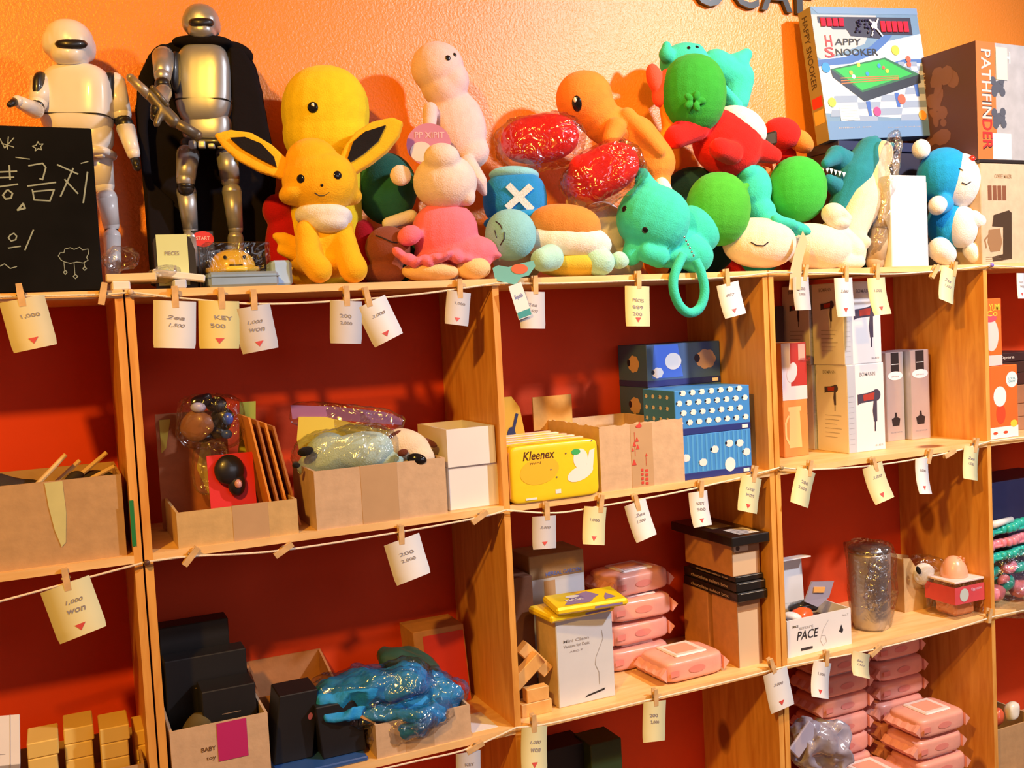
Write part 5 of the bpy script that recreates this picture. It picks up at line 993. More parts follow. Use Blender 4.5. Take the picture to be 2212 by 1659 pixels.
G1 = Fr((c0.x-.004, .018, Z0+Hc+.0008), (1, 0, 0), (0, 1, 0), (0, 0, 1)); t = closed(G1, .21, .21, .008, 'thin black tray between the coffee machine box and the toy car box', plastic('tray_black', (.02, .015, .015), .4))
zc = Z0+Hc+.0098; q0 = SY(2113, 330, .03); G = Fr((q0.x, .03, zc), (1, .02, 0), (-.02, 1, 0), (0, 0, 1)); Hp = SY(2113, 88, .03).z-zc; dL = .20
t = Thing('toy_car_box', G.o, 'tall toy car box with an orange spine and dark brown side, at the right edge', 'toy box')
t.part('carton', MB().rbox(G, 0, .19, 0, dL, 0, Hp, .0012), mat('car_front', (.40, .40, .42), .3, var=.1)); f3 = front(G, .19, Hp); l3 = leftf(G, dL)
m = MB(); m.rect(l3, 0, 0, dL, Hp, .0003); t.part('side_panel', m, paper('side_brown', (.10, .035, .02)))
m = MB(); s_ = random.Random(4)
for i in range(16): x, y = dL*(.35+.35*s_.random()), Hp*(.2+.65*s_.random()); m.disc(l3, x, y, .006+.014*s_.random(), .008+.02*s_.random(), .0005+.00002*i, 9, 0, s_.random()*3)
t.part('car_picture', m, paper('car_bronze', (.22, .09, .055)))
m = MB(); m.text(l3, '4WD', dL*.2, Hp*.88, .05, .02, .001, rot=True); m.text(l3, 'RC', dL*.2, Hp*.2, .035, .02, .001, rot=True); t.part('side_lettering', m, paper('lett_tan', (.55, .40, .30)))
sw = SY(2152, 200, .03).x-q0.x
m = MB(); m.rect(f3, 0, 0, sw, Hp, .0003); t.part('orange_spine', m, paper('spine_orange', (.72, .15, .03)))
m = MB(); m.text(f3, 'PATHFINDER', sw*.27, Hp*.93, Hp*.85, sw*.5, .0005, 0, rot=True); t.part('lettering_shadow', m, ink('game_black', (.02, .02, .025)))
m = MB(); m.text(f3, 'PATHFIN', sw*.25, Hp*.935, Hp*.585, sw*.5, .0009, 0, rot=True); t.part('spine_lettering', m, paper('lett_silver', (.55, .50, .48)))
m = MB(); m.text(f3, 'DER', sw*.25, Hp*.34, Hp*.25, sw*.5, .0009, 0, rot=True); t.part('red_lettering', m, ink('game_red', (.65, .03, .03)))
m = MB(); k = Hp/240
for x, y, a in ((62, 150, .4), (64, 85, .2)): m.disc(f3, x*k, y*k, 20*k, 12*k, .0005, 12, 0, a); [m.disc(f3, (x+dx)*k, (y+dy)*k, 9*k, 9*k, .0008, 12) for dx, dy in ((-14, 12), (12, 14), (-10, -12), (14, -10))]
t.part('car_pictures', m, ink('car_slate', (.08, .09, .12)))
m = MB(); m.rect(f3, 44*k, 2*k, 100*k, 55*k, .0004); m.text(f3, 'TH', 72*k, 200*k, 30*k, 24*k, .0006); t.part('white_print', m, paper('print_white', (.85, .85, .84)))
m = MB(); m.box(Fr(f3.p(sw+.001, 165*k, .001), G.ex, G.ez, -G.ey), 0, 34*k, 0, 66*k, 0, .0006); t.part('sticky_note', m, paper('note_cream', (.72, .66, .48)))
AX = lambda x, y, z: Fr((x, y, z), (1, 0, 0), (0, 1, 0), (0, 0, 1))
# ================================================================ second row: left compartment
t = carton(AX(-.42, .012, Z2), .40, .17, .075, 'low carton of yellow blocks at the bottom left corner', CB)
YB = paper('block_yellow', (.80, .56, .16)); nb = 0
for c in range(4):
    for r in range(4 if c < 3 else 3):
        h_ = .024; x = -.180+c*.0505; y = .045+.03*(c % 2); top = r+1
        labs = ['lowest', 'second', 'third', 'topmost']
        single('yellow_block', MB().rbox(AX(x, y, Z2+.0045+.027+r*(h_+.0006)), 0, .040 if r < 3 else .043, 0, .07, 0, h_, .0015), YB, '%s pale yellow block of the %s pile in the bottom left corner' % (labs[r], ('first', 'second', 'third', 'rightmost')[c]), 'block', 'piles of yellow blocks')
single('filler_card', MB().box(AX(-.415, .018, Z2+.0045), .2, .38, 0, .15, 0, .0265), CBI, 'brown card packing under the yellow blocks', 'card')
for i, (x, z, rx, lab) in enumerate(((-.25, .905, .5, 'white paper pad leaning on top of the stack at the left edge'), (-.27, .868, .15, 'white paper pad lying lower down at the left edge'))):
    F = Fr((x, .03, z), (1, 0, -.12), (0, 1, rx), (.12, -rx, 1)); t = Thing('paper_pad', F.o, lab, 'paper pad', 'paper pads in the bottom left corner')
    t.part('sheets', MB().rbox(F, 0, .060, 0, .10, 0, .014, .001), paper('pad_white', (.76, .76, .80))); m = MB(); m.box(F, .046, .047, -.0003, .1, .0, .0145); m.box(F, .01, .04, .02, .021, .0141, .0145); t.part('fold_line', m, GRT)
t = closed(AX(-.30, .03, Z2+.0045), .10, .12, .055, 'brown box supporting the white paper pads at the left edge', CB)
F = Fr((-.275, .12, Z2+.06), (1, 0, .4), (0, 1, 0), (-.4, 0, 1)); single('card_flap', MB().box(F, 0, .004, 0, .06, 0, .11), cardboard('flap_orange', (.70, .38, .10)), 'orange-brown card standing behind the white paper pads', 'card')

# ================================================================ second row: second compartment
F = AX(.019, .004, Z2); hh = .118
t = carton(F, .150, .22, hh, 'cardboard carton with a magenta square label, holding black boxes', CB2)
f3 = front(F, .15, hh); m = MB(); m.rect(f3, .070, hh-.062, .116, hh-.001, .001); t.part('magenta_label', m, paper('magenta', (.52, .02, .16)))
m = MB(); m.text(f3, 'BABY', .045, hh-.042, .022, .007, .0007); m.text(f3, 'toy', .052, hh-.058, .014, .007, .0007); t.part('lettering', m, ink('box_brown', (.14, .07, .04)))
BKM = mat('matte_black_box', (.010, .009, .010), .5)
for i, (x, y, w, d, h, lab) in enumerate(((.026, .17, .115, .045, .232, 'tall black box standing at the back of the carton with the magenta label'), (.027, .115, .132, .045, .19, 'black box in the middle of the magenta-labelled carton'), (.075, .05, .085, .06, .150, 'low black box at the front of the magenta-labelled carton'))):
    t = closed(AX(x, y, Z2+.0045), w, d, h, lab, BKM); m = MB(); f3 = front(AX(x, y, Z2+.0045), w, d); m.rect(f3, w*.35, h*.72, w*.7, h*.728, .0004); t.part('printed_line', m, paper('line_tan', (.3, .2, .13)))
s = Soft(); s.E(430, 1600, .06, 40, 60, 30); s.crumple(.004, 40); single('cloth_bundle', s, mat('olive_cloth', (.10, .07, .02), .9), 'dark olive cloth beside the low black box in the labelled carton', 'cloth', smooth=True)
t = carton(AX(.178, .14, Z2), .14, .12, .095, 'low brown carton at the back between the black goods and blue cloth bags', cardboard('cardboard_red2', (.45, .20, .08)), backh=.03)
for i, (x, y, w, d, h, a, lab) in enumerate(((.182, .05, .065, .07, .115, 8, 'black box leaning beside the magenta-labelled carton'), (.26, .03, .075, .09, .09, -5, 'wide black box next to the blue cloth carton'))):
    F = Fr((x, y, Z2+.009), (1, 0, 0), (0, 1, 0), (math.sin(math.radians(a)), 0, 1)); t = closed(F, w, d, h, lab, BKM)
    if i == 0: m = MB(); m.disc(front(F, w, h), w*.85, h*.62, .004, .006, .0004); t.part('pink_dot', m, paper('dot_pink', (.5, .15, .3)))
single('flat_case', MB().rbox(AX(.180, .006, Z2), 0, .15, 0, .13, 0, .0085, .002), mat('case_blue', (.03, .10, .35), .3, coat=.4), 'flat blue case lying in front of the black boxes', 'case')
F = AX(.345, .004, Z2); hh = .058
t = carton(F, .172, .15, hh, 'low cardboard carton overflowing with blue cloth in clear bags', CB2, tape=(.3, .6))
m = MB(); P = [(.0, .0), (.004, 0), (-.028, .05), (-.032, .048)]; m.add([F.p(-.0+x, y, z) for y in (.01, .14) for x, z in ((0, hh), (.003, hh), (-.018, hh+.016), (-.021, hh+.014))], [(0, 1, 2, 3), (4, 7, 6, 5), (0, 4, 5, 1), (1, 5, 6, 2), (2, 6, 7, 3), (3, 7, 4, 0)]); t.part('flap', m, cardboard('cardboard_warm2', (.62, .30, .08)))
CL = mat('blue_cloth', (.01, .28, .68), .7, bump=.4, bscale=120)
for i, (q, lab) in enumerate((([(800, 1482, .07, 120, 34, 60, 8), (760, 1500, .06, 90, 28, 50, 12)], 'upper bagged blue cloth bundle lying slanted over the carton'), ([(840, 1535, .05, 120, 26, 56, 0), (740, 1535, .05, 60, 14, 40, 4)], 'middle bagged blue cloth bundle'), ([(935, 1500, .06, 62, 44, 56, -25), (900, 1530, .04, 66, 36, 44, -15)], 'right bagged blue cloth bundle with deep folds'), ([(870, 1572, .03, 74, 24, 36, 14)], 'lowest bagged blue cloth bundle over the carton rim'))):
    t = Thing('bagged_cloth', SY(q[0][0], q[0][1]+20, q[0][2]), lab, 'bagged cloth', 'blue cloth bundles in clear bags')
    s = Soft(); [s.E(*e, 2.4, 48, 28) for e in q]; s.crumple(.014, 26, i); s.crumple(.006, 60, i); t.part('cloth', s, CL, True)
    s = Soft(); e = q[0]; s.E(e[0], e[1], e[2]-.004, e[3]*1.12, e[4]*1.22, e[5]*1.1, e[6], 2.6, 64, 36); s.crumple(.014, 26, i); s.crumple(.005, 90, i); t.part('clear_bag', s, FILM2, True)
s = Soft(); s.E(880, 1430, .12, 70, 26, 50, -14, 2.3, 40, 24); s.crumple(.006, 40, 4); single('bagged_cloth', s, mat('dark_green_cloth', (.02, .07, .05), .5, coat=.3), 'dark green bagged bundle behind the blue cloth', 'bagged cloth', smooth=True)
F = Fr((.482, .165, Z2), (1, 0, 0), (0, 1, 0), (-.06, 0, 1)); t = Thing('product_box', F.o, 'brown box with a bright red front leaning by the middle upright, behind the blue cloth', 'box'); h_ = .152
t.part('carton', MB().rbox(F, 0, .102, 0, .08, 0, h_, .001), cardboard('box_orange_brown', (.55, .26, .08))); m = MB(); m.rect(front(F, .1, h_), .018, .002, .1, h_*.93, .0005); t.part('red_front', m, paper('front_red', (.68, .04, .02)))
single('paper_sheet', MB().box(AX(.525, .02, Z2), 0, .05, 0, .08, 0, .0006), paper('sheet', (.75, .75, .8)), 'white paper sheet on the shelf right of the blue cloth carton', 'paper')

# ================================================================ second row: third compartment
WBX = mat('white_blue_box', (.66, .70, .78), .3, var=.02)
F = AX(.708, .036, Z2); w_, d_, h_ = .121, .085, .166
t = Thing('product_box', F.o, 'pale blue-white box with a thin curved wire picture, carrying two yellow packs', 'box')
t.part('carton', MB().rbox(F, 0, w_, 0, d_, 0, h_, .0015), WBX); m = MB(); m.rect(leftf(F, d_), .001, .001, d_-.001, h_-.001, .0004); t.part('beige_side', m, cardboard('beige_lining', (.66, .50, .30)))
f3 = front(F, w_, h_); m = MB(); m.line(f3, [(w_*x, h_*y) for x, y in [(.80, .80), (.82, .70), (.75, .60), (.68, .50), (.66, .42), (.72, .32), (.72, .18)]], .001, .0005); t.part('wire_picture', m, GRT)
m = MB(); m.poly(f3, [(w_*x, h_*y) for x, y in [(.45, .06), (.80, .10), (.82, .125), (.50, .085)]], .0005); t.part('black_foot_picture', m, ink('black_print', (.015, .015, .02)))
m = MB(); m.text(f3, 'Mini Clean', w_*.12, h_*.73, w_*.45, h_*.035, .0005); m.text(f3, 'Vacuum for Desk', w_*.12, h_*.67, w_*.46, h_*.035, .0005); m.text(f3, 'ABC-T', w_*.22, h_*.61, w_*.24, h_*.02, .0005); t.part('lettering', m, GRT)
F = AX(.716, .155, Z2); h_ = .262; t = Thing('product_box', F.o, 'tall box with a blue-white front and a strip of orange flowers, at the back', 'box')
t.part('carton', MB().rbox(F, 0, .122, 0, .09, 0, h_, .0015), cardboard('dull_brown', (.34, .21, .10))); f3 = front(F, .122, h_); m = MB(); m.rect(f3, .002, .02, .120, h_*.82, .0004); t.part('blue_front', m, WBX)
m = MB(); m.rect(f3, .03, .02, .055, h_*.80, .0008); t.part('brown_tape', m, TAPE); rnd = random.Random(2)
m = MB(); [m.disc(f3, .06+.055*rnd.random(), h_*(.50+.03*rnd.random()), .005, .004, .0010, 7) for _ in range(22)]; t.part('flower_print', m, paper('flower_orange', (.75, .20, .05))); m = MB(); [m.disc(f3, .06+.055*rnd.random(), h_*(.465+.02*rnd.random()), .006, .004, .0009, 7) for _ in range(16)]; t.part('leaf_print', m, paper('leaf_print', (.10, .28, .08)))
m = MB(); m.text(f3, 'HERBAL GARDEN', .035, h_*.835, .08, .008, .0006); t.part('lettering', m, paper('blue_print', (.10, .18, .55)))
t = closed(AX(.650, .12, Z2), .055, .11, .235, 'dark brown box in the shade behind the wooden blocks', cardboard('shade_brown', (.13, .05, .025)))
s = [('flat_pack', .0, 3, 'lower yellow flat pack with purple print on the blue-white box'), ('flat_pack', .0145, -9, 'upper yellow flat pack tilted across the lower one')]
for i, (n, dz, a, lab) in enumerate(s):
    ca, sa = math.cos(math.radians(a)), math.sin(math.radians(a)); F = Fr((.692+.01*i, .022-.006*i, Z2+.1665+dz), (ca, sa, .02*i), (-sa, ca, .03*i), (-.02*i, -.03*i, 1)); F.ez = F.ex.cross(F.ey).normalized()
    t = Thing('flat_pack', F.o, lab, 'flat pack', 'yellow flat packs'); t.part('wrapper', MB().rbox(F, 0, .142, 0, .088, 0, .0138, .004), mat('pack_yellow', (.90, .72, .02), .3, coat=.4))
    f3 = topf(F, .0138); m = MB(); m.poly(f3, [(.02, .012), (.07, .010), (.085, .03), (.10, .045), (.085, .075), (.05, .06)], .0006); m.poly(f3, [(.1, .012), (.125, .02), (.115, .05), (.105, .03)], .0006); t.part('purple_print', m, paper('purple_print', (.24, .18, .42)))
    m = MB(); m.text(f3, 'MASK', .03, .03, .035, .012, .0010); m.disc(f3, .05, .055, .014, .008, .0009); t.part('white_print', m, paper('print_white', (.85, .85, .84)))
    m = MB(); m.rect(front(F, .142, .0138), .075, .004, .13, .008, .0005); t.part('front_print', m, paper('purple_print', (.24, .18, .42)))
WD = pine('block_wood', (3, 3, 3), (.84, .50, .18), (.70, .36, .10))
for i, (x, z, a, L_, lab) in enumerate(((.628, .0, 0, .062, 'short wooden block lying flat beside the middle upright'), (.640, .0255, 0, .045, 'second short wooden block resting on the flat one'), (.624, .051, 38, .072, 'wooden block slanting up to the right beside the middle upright'), (.650, .058, -48, .075, 'wooden block crossing the slanting one beside the middle upright'))):
    ca, sa = math.cos(math.radians(a)), math.sin(math.radians(a)); F = Fr((x if a >= 0 else x-.012, .03+.022*(i == 3), Z2+z+(0 if a >= 0 else .056)), (ca, 0, sa), (0, 1, 0), (-sa, 0, ca))
    single('wooden_block', MB().rbox(F, 0, L_, 0, .02, 0, .025, .001), WD, lab, 'wooden block', 'wooden blocks by the middle upright')
# pink wipes
PK = mat('wipes_pink', (.86, .40, .32), .35, var=.05, coat=.3, bump=.2, bscale=45); PKL = mat('wipes_lid', (.90, .80, .78), .3, coat=.3)
def make_wipes():
    F = AX(0, 0, 0); w, d, h = .168, .105, .046; t = Thing('wipes_pack', (0, 0, 0), 'x', 'wipes pack', 'pink wet wipes packs')
    s = MB(); s.ell(F.p(w/2, d/2, h/2), (Vector((w/2-.012, 0, 0)), Vector((0, d/2, 0)), Vector((0, 0, h/2))), 6, 44, 26); t.part('wrapper', s, PK, True)
    m = MB()
    for sx in (0, 1):
        V = []; xx = (0, .014) if not sx else (w, w-.014)
        for k in range(13):
            y = d*(.04+.92*k/12); z = h*.42+.0012*math.sin(k*1.9); V += [(xx[0], y, z), (xx[1], y, z+h*.30), (xx[1], y, z-h*.30)]
        fs = []
        for k in range(12): q = k*3; fs += [(q, q+3, q+4, q+1), (q, q+2, q+5, q+3), (q+1, q+4, q+5, q+2)]
        m.add(V, fs+[(0, 1, 2), (36, 38, 37)])
    t.part('crimped_end', m, PK)
    q_ = t.part('lid', MB().rbox(F, w*.28, w*.74, d*.16, d*.84, h-.002, h+.0035, .003), PKL); t.part('lid_label', MB().rbox(F, w*.34, w*.66, d*.26, d*.72, h+.003, h+.0042, .0008), paper('label_salmon', (.82, .38, .28)), False, None, q_)
    m = MB(); f3 = front(F, w, h); m.disc(f3, w*.5, h*.5, w*.12, h*.16, .0009, 16); m.rect(f3, w*.12, h*.35, w*.24, h*.6, .0012); t.part('front_print', m, paper('wipes_print', (.78, .26, .22))); return t
wp0 = make_wipes(); wu = []
def wipes(x, y, z, rot, lab):
    if not wu: r = wp0.o; wu.append(1)
    else:
        r = wp0.o.copy(); C.objects.link(r)
        for ch in list(wp0.o.children):
            c = ch.copy(); C.objects.link(c); c.parent = r
            for g in ch.children: d = g.copy(); C.objects.link(d); d.parent = c
    r.location = (x, y, z); r.rotation_euler = (0, 0, math.radians(rot)); tagit(r, lab, 'wipes pack', 'pink wet wipes packs')
PW_ = .0505
for i in range(4): wipes(.868+.004*(i % 2)+.004*i, .135, Z2+i*PW_, (0, 3, -2, 5)[i], ['bottom pink wipes pack of the four stacked behind the single one', 'second pink wipes pack from the bottom of the stack of four', 'third pink wipes pack from the bottom of the stack of four', 'topmost pink wipes pack of the stack of four beside the black banded boxes'][i])
wipes(.925, .020, Z2, 2, 'single pink wipes pack lying in front of the stack of four')
# brown boxes with black bands
BRB = cardboard('kraft_orange', (.60, .27, .09)); BLB = plastic('black_band', (.014, .013, .013), .3)
def tower(x, y, w, d, z, h, lab, panel=(.2, .85)):
    F = AX(x, y, z); t = Thing('product_box', F.o, lab, 'box'); t.part('carton', MB().rbox(F, 0, w, 0, d, 0, h, .001), BRB); f3 = front(F, w, h)
    m = MB(); m.rect(f3, 0, 0, w, h, .0003); t.part('kraft_front', m, cardboard('kraft_dark', (.36, .19, .09))); m = MB(); m.rect(f3, w*.02, h*panel[0]*.2, w*.86, h*panel[1], .0006); t.part('pale_panel', m, paper('kraft_pale', (.70, .52, .34))); return t
tower(1.116, .030, .058, .085, Z2, .137, 'tall kraft box on the shelf at the foot of the black banded pile', (.0, .83))
closed(AX(1.112, .125, Z2), .060, .09, .137, 'rear kraft box behind the tall one at the foot of the pile', BRB)
for i, (dz, w, h, d, lab) in enumerate(((.1375, .075, .019, .19, 'lower thin black box under the kraft box with a label'), (.157, .073, .019, .185, 'second thin black box of the band'), (.1765, .070, .012, .16, 'third, narrower thin black box directly under the labelled kraft box'))):
    F = AX(1.110+.001*i, .018+.004*i, Z2+dz); t = closed(F, w, d, h, lab, BLB, group='thin black boxes'); m = MB(); m.text(leftf(F, d), 'chocolate select box', d*.15, h*.25, d*.7, h*.35, .0005); t.part('lettering', m, paper('lett_tan', (.55, .40, .30)))
    m = MB(); m.rect(front(F, w, h), w*.1, h*.85, w*.95, h*.90, .0005); t.part('edge_line', m, paper('line_grey', (.5, .52, .5)))
t = tower(1.107, .028, .068, .165, Z2+.189, .066, 'short kraft box with a small emblem between the black bands', (.1, .70))
m = MB(); m.rect(front(AX(1.107, .028, Z2+.189), .06, .07), .004, .050, .040, .064, .0012); t.part('emblem_panel', m, paper('kraft_pale', (.70, .52, .34))); m = MB(); m.disc(front(AX(1.107, .028, Z2+.189), .06, .07), .014, .057, .005, .005, .0016); t.part('emblem', m, ink('emblem', (.1, .06, .04)))
F = AX(1.092, .006, Z2+.2555); t = closed(F, .094, .215, .019, 'wide flat black box with a white label on top of the kraft boxes', BLB); m = MB(); m.rect(topf(F, .019), .03, .015, .08, .07, .0004); t.part('white_label', m, paper('label_white', (.72, .72, .70))); m = MB(); [m.rect(topf(F, .019), .035, .02+.01*i, .07, .023+.01*i, .0008) for i in range(4)]; t.part('label_print', m, GRT)
m = MB(); m.rect(topf(F, .019), .02, .09, .07, .15, .0004); t.part('gold_emblem', m, paper('gold_print', (.30, .22, .09)))

# ================================================================ second row: fourth compartment
F = AX(1.2345, .022, Z2); w_, d_, h_ = .172, .105, .078
t = carton(F, w_, d_, h_, 'white lettered carton with its lid standing open, beside the right-hand upright', WP, t=.0025)
f3 = front(F, w_, h_); m = MB(); m.text(f3, 'PACE', w_*.14, h_*.42, w_*.34, h_*.24, .0005, .25); m.rect(f3, w_*.20, h_*.12, w_*.38, h_*.19, .0005); m.text(f3, 'SINCE', w_*.08, h_*.78, w_*.09, h_*.06, .0005); m.poly(f3, [(w_*.80, h_*.42), (w_*.84, h_*.60), (w_*.87, h_*.44), (w_*.85, h_*.36)], .0005); t.part('lettering', m, ink('logo_black', (.03, .03, .04)))
m = MB(); m.text(f3, 'smart', w_*.18, h_*.70, w_*.22, h_*.08, .0005); m.line(f3, [(w_*x, h_*y) for x, y in [(.64, .80), (.56, .60), (.50, .30), (.54, .14), (.60, .22), (.58, .40), (.52, .42)]], .0009, .0005); m.text(f3, 'No.7', w_*.86, h_*.82, w_*.10, h_*.05, .0005); t.part('grey_print', m, paper('fine_grey', (.45, .45, .48)))
m = MB(); Fb = Fr(F.p(0, d_-.003, h_), (1, 0, 0), (0, 1, 0), (0, .05, 1)); m.box(Fb, 0, w_*.78, 0, .0025, 0, .098); m.box(Fr(Fb.p(0, 0, .098), (1, 0, 0), (0, -1, .1), (0, .1, 1)), 0, w_*.80, -.003, .028, 0, .0025); t.part('raised_lid', m, WP)
t.part('dark_lining', MB().box(F, .004, w_-.004, .004, d_-.004, .003, .045), mat('lining_maroon', (.05, .012, .02), .8))
s = Soft(); s.E(1730, 1330, .07, 26, 18, 22, 20); s.crumple(.004, 50, 2); t = Thing('wrapped_item', SY(1730, 1345, .07), 'orange and white wrapped item inside the white lettered carton', 'wrapped item'); t.part('orange_wrapper', s, plastic('wrap_orange', (.80, .12, .03), .25), True); s = Soft(); s.E(1712, 1332, .055, 20, 10, 14, -10); s.E(1712, 1355, .055, 20, 5, 10, 20); t.part('white_piece', s, plastic('piece_white', (.8, .8, .85), .15), True)
s = Soft(); s.E(1735, 1310, .08, 34, 14, 18, 10, 2.4, 40, 24); s.crumple(.004, 60, 3); single('plastic_pouch', s, plastic('pouch_black', (.03, .03, .035), .15), 'black shiny pouch lying over the orange item in the white carton', 'pouch', smooth=True)
s = Soft(); s.slab([(1738, 1300), (1752, 1256), (1800, 1256), (1790, 1290), (1765, 1312)], .06, 7); s.crumple(.003, 60, 5); t = Thing('plastic_pouch', SY(1770, 1310, .06), 'grey pouch with an orange window sticking out of the white carton', 'pouch'); t.part('film', s, plastic('pouch_grey', (.36, .34, .46), .2)); s = Soft(); s.slab([(1758, 1268), (1783, 1268), (1780, 1280), (1757, 1280)], .055, 2); t.part('orange_window', s, paper('window_orange', (.80, .42, .12)))
# tumbler
c = Vector((1.524, .085, Z2)); ST = mat('brushed_steel', (.66, .61, .56), .36, metal=.65, var=.05, nscale=20)
t = Thing('steel_tumbler', c, 'steel tumbler in crinkled clear wrap standing right of the white carton', 'tumbler')
t.part('cup', MB().lathe(c, [(.036, 0), (.039, .004), (.041, .03), (.044, .10), (.045, .15), (.0455, .168), (.044, .172)], 40), ST, True)
t.part('lid', MB().lathe(c, [(.044, .1715), (.046, .173), (.046, .180), (.040, .184), (.026, .185), (.024, .189), (.010, .189)], 40), mat('steel_lid', (.5, .48, .46), .18, metal=.9), True)
s = MB(); s.lathe(c, [(.040, .002), (.043, .03), (.046, .08), (.048, .12), (.049, .16), (.048, .188), (.03, .193)], 60); 
bm_pts = s.v; s.v = [v+noise.noise_vector(v*45)*.0065 for v in bm_pts]; s.v = [v+(v-Vector((c.x, c.y, v.z)))*.04+(Vector((.01, 0, 0)) if v.x > c.x+.02 and .06 < v.z-Z2 < .16 else Vector((0, 0, 0))) for v in s.v]
t.part('clear_wrap', s, FILM2, True)
s = Soft(); s.E(1895, 1260, .03, 26, 60, 10, -5, 2.6, 40, 40); s.crumple(.007, 60, 8); s.crumple(.003, 160, 8); t.part('loose_wrap', s, FILM2, True)
# card holder and bag
F = AX(1.662, .12, Z2); t = Thing('card_holder', F.o, 'brown card holder with a cut-away slope, behind the pink cased egg', 'card holder'); m = MB(); m.poly(Fr(F.o, F.ex, F.ez, -F.ey), [(0, 0), (.10, 0), (.095, .035), (.060, .055), (.040, .10), (.022, .125), (0, .128)], 0, .004); m.poly(Fr(F.p(0, .1, 0), F.ex, F.ez, -F.ey), [(0, 0), (.12, 0), (.12, .10), (0, .128)], 0, .004); m.box(F, 0, .004, .004, .1, 0, .126); t.part('card', m, cardboard('holder_tan', (.62, .40, .17)))
t = Thing('bagged_toy', SY(1990, 1300, .09), 'white round toy face with dark patches in a clear bag behind the pink egg', 'bagged toy'); s = Soft(); s.E(1996, 1240, .11, 24, 24, 18); t.part('toy', s, plush('panda_white', (.78, .76, .74)), True); s = Soft(); s.E(1984, 1232, .095, 5, 9, 5, 20); s.E(2008, 1244, .095, 4, 5, 4); t.part('dark_patch', s, BLK2, True)
s = Soft(); s.E(1998, 1235, .11, 44, 36, 26, 0, 3, 50, 30); s.crumple(.004, 50, 3); t.part('clear_bag', s, FILM, True)
# egg in a clear case
F = AX(1.708, .016, Z2); w_, d_, h_ = .092, .085, .082
t = Thing('cased_egg', F.o, 'pink egg-shaped gadget in a clear case with a pink band, by the right upright', 'gadget')
t.part('clear_case', MB().rbox(F, 0, w_, 0, d_, 0, h_, .002), film('case_film', (1, .97, .96), .10)); t.part('cradle', MB().rbox(F, w_*.15, w_*.85, d_*.15, d_*.85, .002, h_*.45, .006), plastic('cradle_orange', (.86, .34, .14)))
m = MB(); m.box(F, -.0008, w_+.0008, -.0008, -.0001, h_*.42, h_*.90); m.box(F, -.0009, -.0001, 0, d_, h_*.42, h_*.90); t.part('pink_band', m, mat('band_pink', (.68, .08, .10), .4)); m = MB(); m.rbox(F, -.001, w_+.001, -.001, d_+.001, h_, h_+.005, .001); t.part('top_tray', m, mat('tray_pink_white', (.86, .70, .68), .4))
m = MB(); m.disc(front(F, w_, h_), w_*.30, h_*.66, .014, .015, .0015); t.part('round_label', m, paper('label_grey_green', (.55, .62, .58))); m = MB(); m.text(front(F, w_, h_), 'Egg mini', w_*.55, h_*.72, w_*.35, .008, .0014); t.part('lettering', m, paper('pink_print', (.80, .50, .68)))
s = MB(); s.ell(F.p(w_*.5, d_*.5, h_+.006), (Vector((w_*.34, 0, 0)), Vector((0, d_*.36, 0)), Vector((0, 0, .046))), 2, 30, 18); s.v = [Vector((v.x, v.y, max(v.z, F.o.z+h_+.0052))) for v in s.v]; t.part('egg', s, plastic('egg_pink', (.88, .44, .28), .3), True)
s = MB(); 
for k in range(5): a = k*1.256; s.ell(F.p(w_*.5+.009*math.cos(a)+.008, d_*.34+.004*math.sin(a), h_+.045+.004*math.sin(a)), (Vector((.004, 0, 0)), Vector((0, .002, 0)), Vector((0, 0, .003))), 2, 8, 6)
t.part('flower', s, plastic('flower_coral', (.8, .28, .14)), True)

# ================================================================ right edge compartment, second row
TQ = plastic('bead_teal', (.03, .50, .42), .2); BP = plastic('bead_pink', (.80, .26, .34), .2)
closed(AX(1.83, .11, Z2), .36, .12, .275, 'dark blue box at the back of the right edge compartment', mat('deep_navy', (.02, .025, .08), .4))
for i, (z, c, zz, lab) in enumerate(((.118, TQ, .012, 'lower teal knobbly strip at the right edge'), (.148, BP, .014, 'pink knobbly strip between the two teal ones'), (.180, TQ, .010, 'upper teal knobbly strip at the right edge'))):
    m = MB()
    for k in range(12):
        x = 1.838+k*.0135; m.ell(Vector((x, .03+.006*math.sin(k), Z2+z+k*.0012)), (Vector((.0085, 0, 0)), Vector((0, .012, 0)), Vector((0, 0, .0105))), 3, 12, 8)
    m.box(AX(1.832, .022, Z2+z-.004), 0, .17, 0, .08, 0, .006); single('knobbly_strip', m, c, lab, 'strip', 'knobbly rubber strips', smooth=True)
for i, (x, y, z, r, c) in enumerate(((1.86, .04, .035, .026, BP), (1.90, .05, .05, .028, TQ), (1.95, .04, .03, .026, BP), (1.86, .05, .082, .022, TQ), (1.91, .04, .088, .02, BP), (1.955, .05, .08, .02, TQ), (1.845, .06, .012, .012, TQ), (1.88, .03, .066, .014, BP))):
    m = MB(); m.ell(Vector((x, y, Z2+z)), (Vector((r, 0, .004)), Vector((0, r*.9, 0)), Vector((0, 0, r*.7))), 2.4, 20, 12); m.crumple(.004, 60, i)
    single('rubber_toy', m, c, ['large pink rubber piece, bottom left of the heap at the right edge', 'teal rubber piece in the middle of the heap at the right edge', 'pink rubber piece, bottom right of the heap at the right edge', 'teal rubber piece, upper left of the heap', 'pink rubber piece at the top of the heap, under the strips', 'teal rubber piece, upper right of the heap', 'tiny teal rubber piece lying on the shelf beside the upright', 'small pink rubber piece in the middle of the heap'][i], 'rubber toy', 'heap of rubber toys', smooth=True)
bag([(2190, 1260, .03, 60, 74, 40, 0, 3, 60, 50)], 'glossy clear bag around the pink and teal rubber pieces at the right edge', 'plastic bag', .006, 'plastic_bag', FILM2, 11)
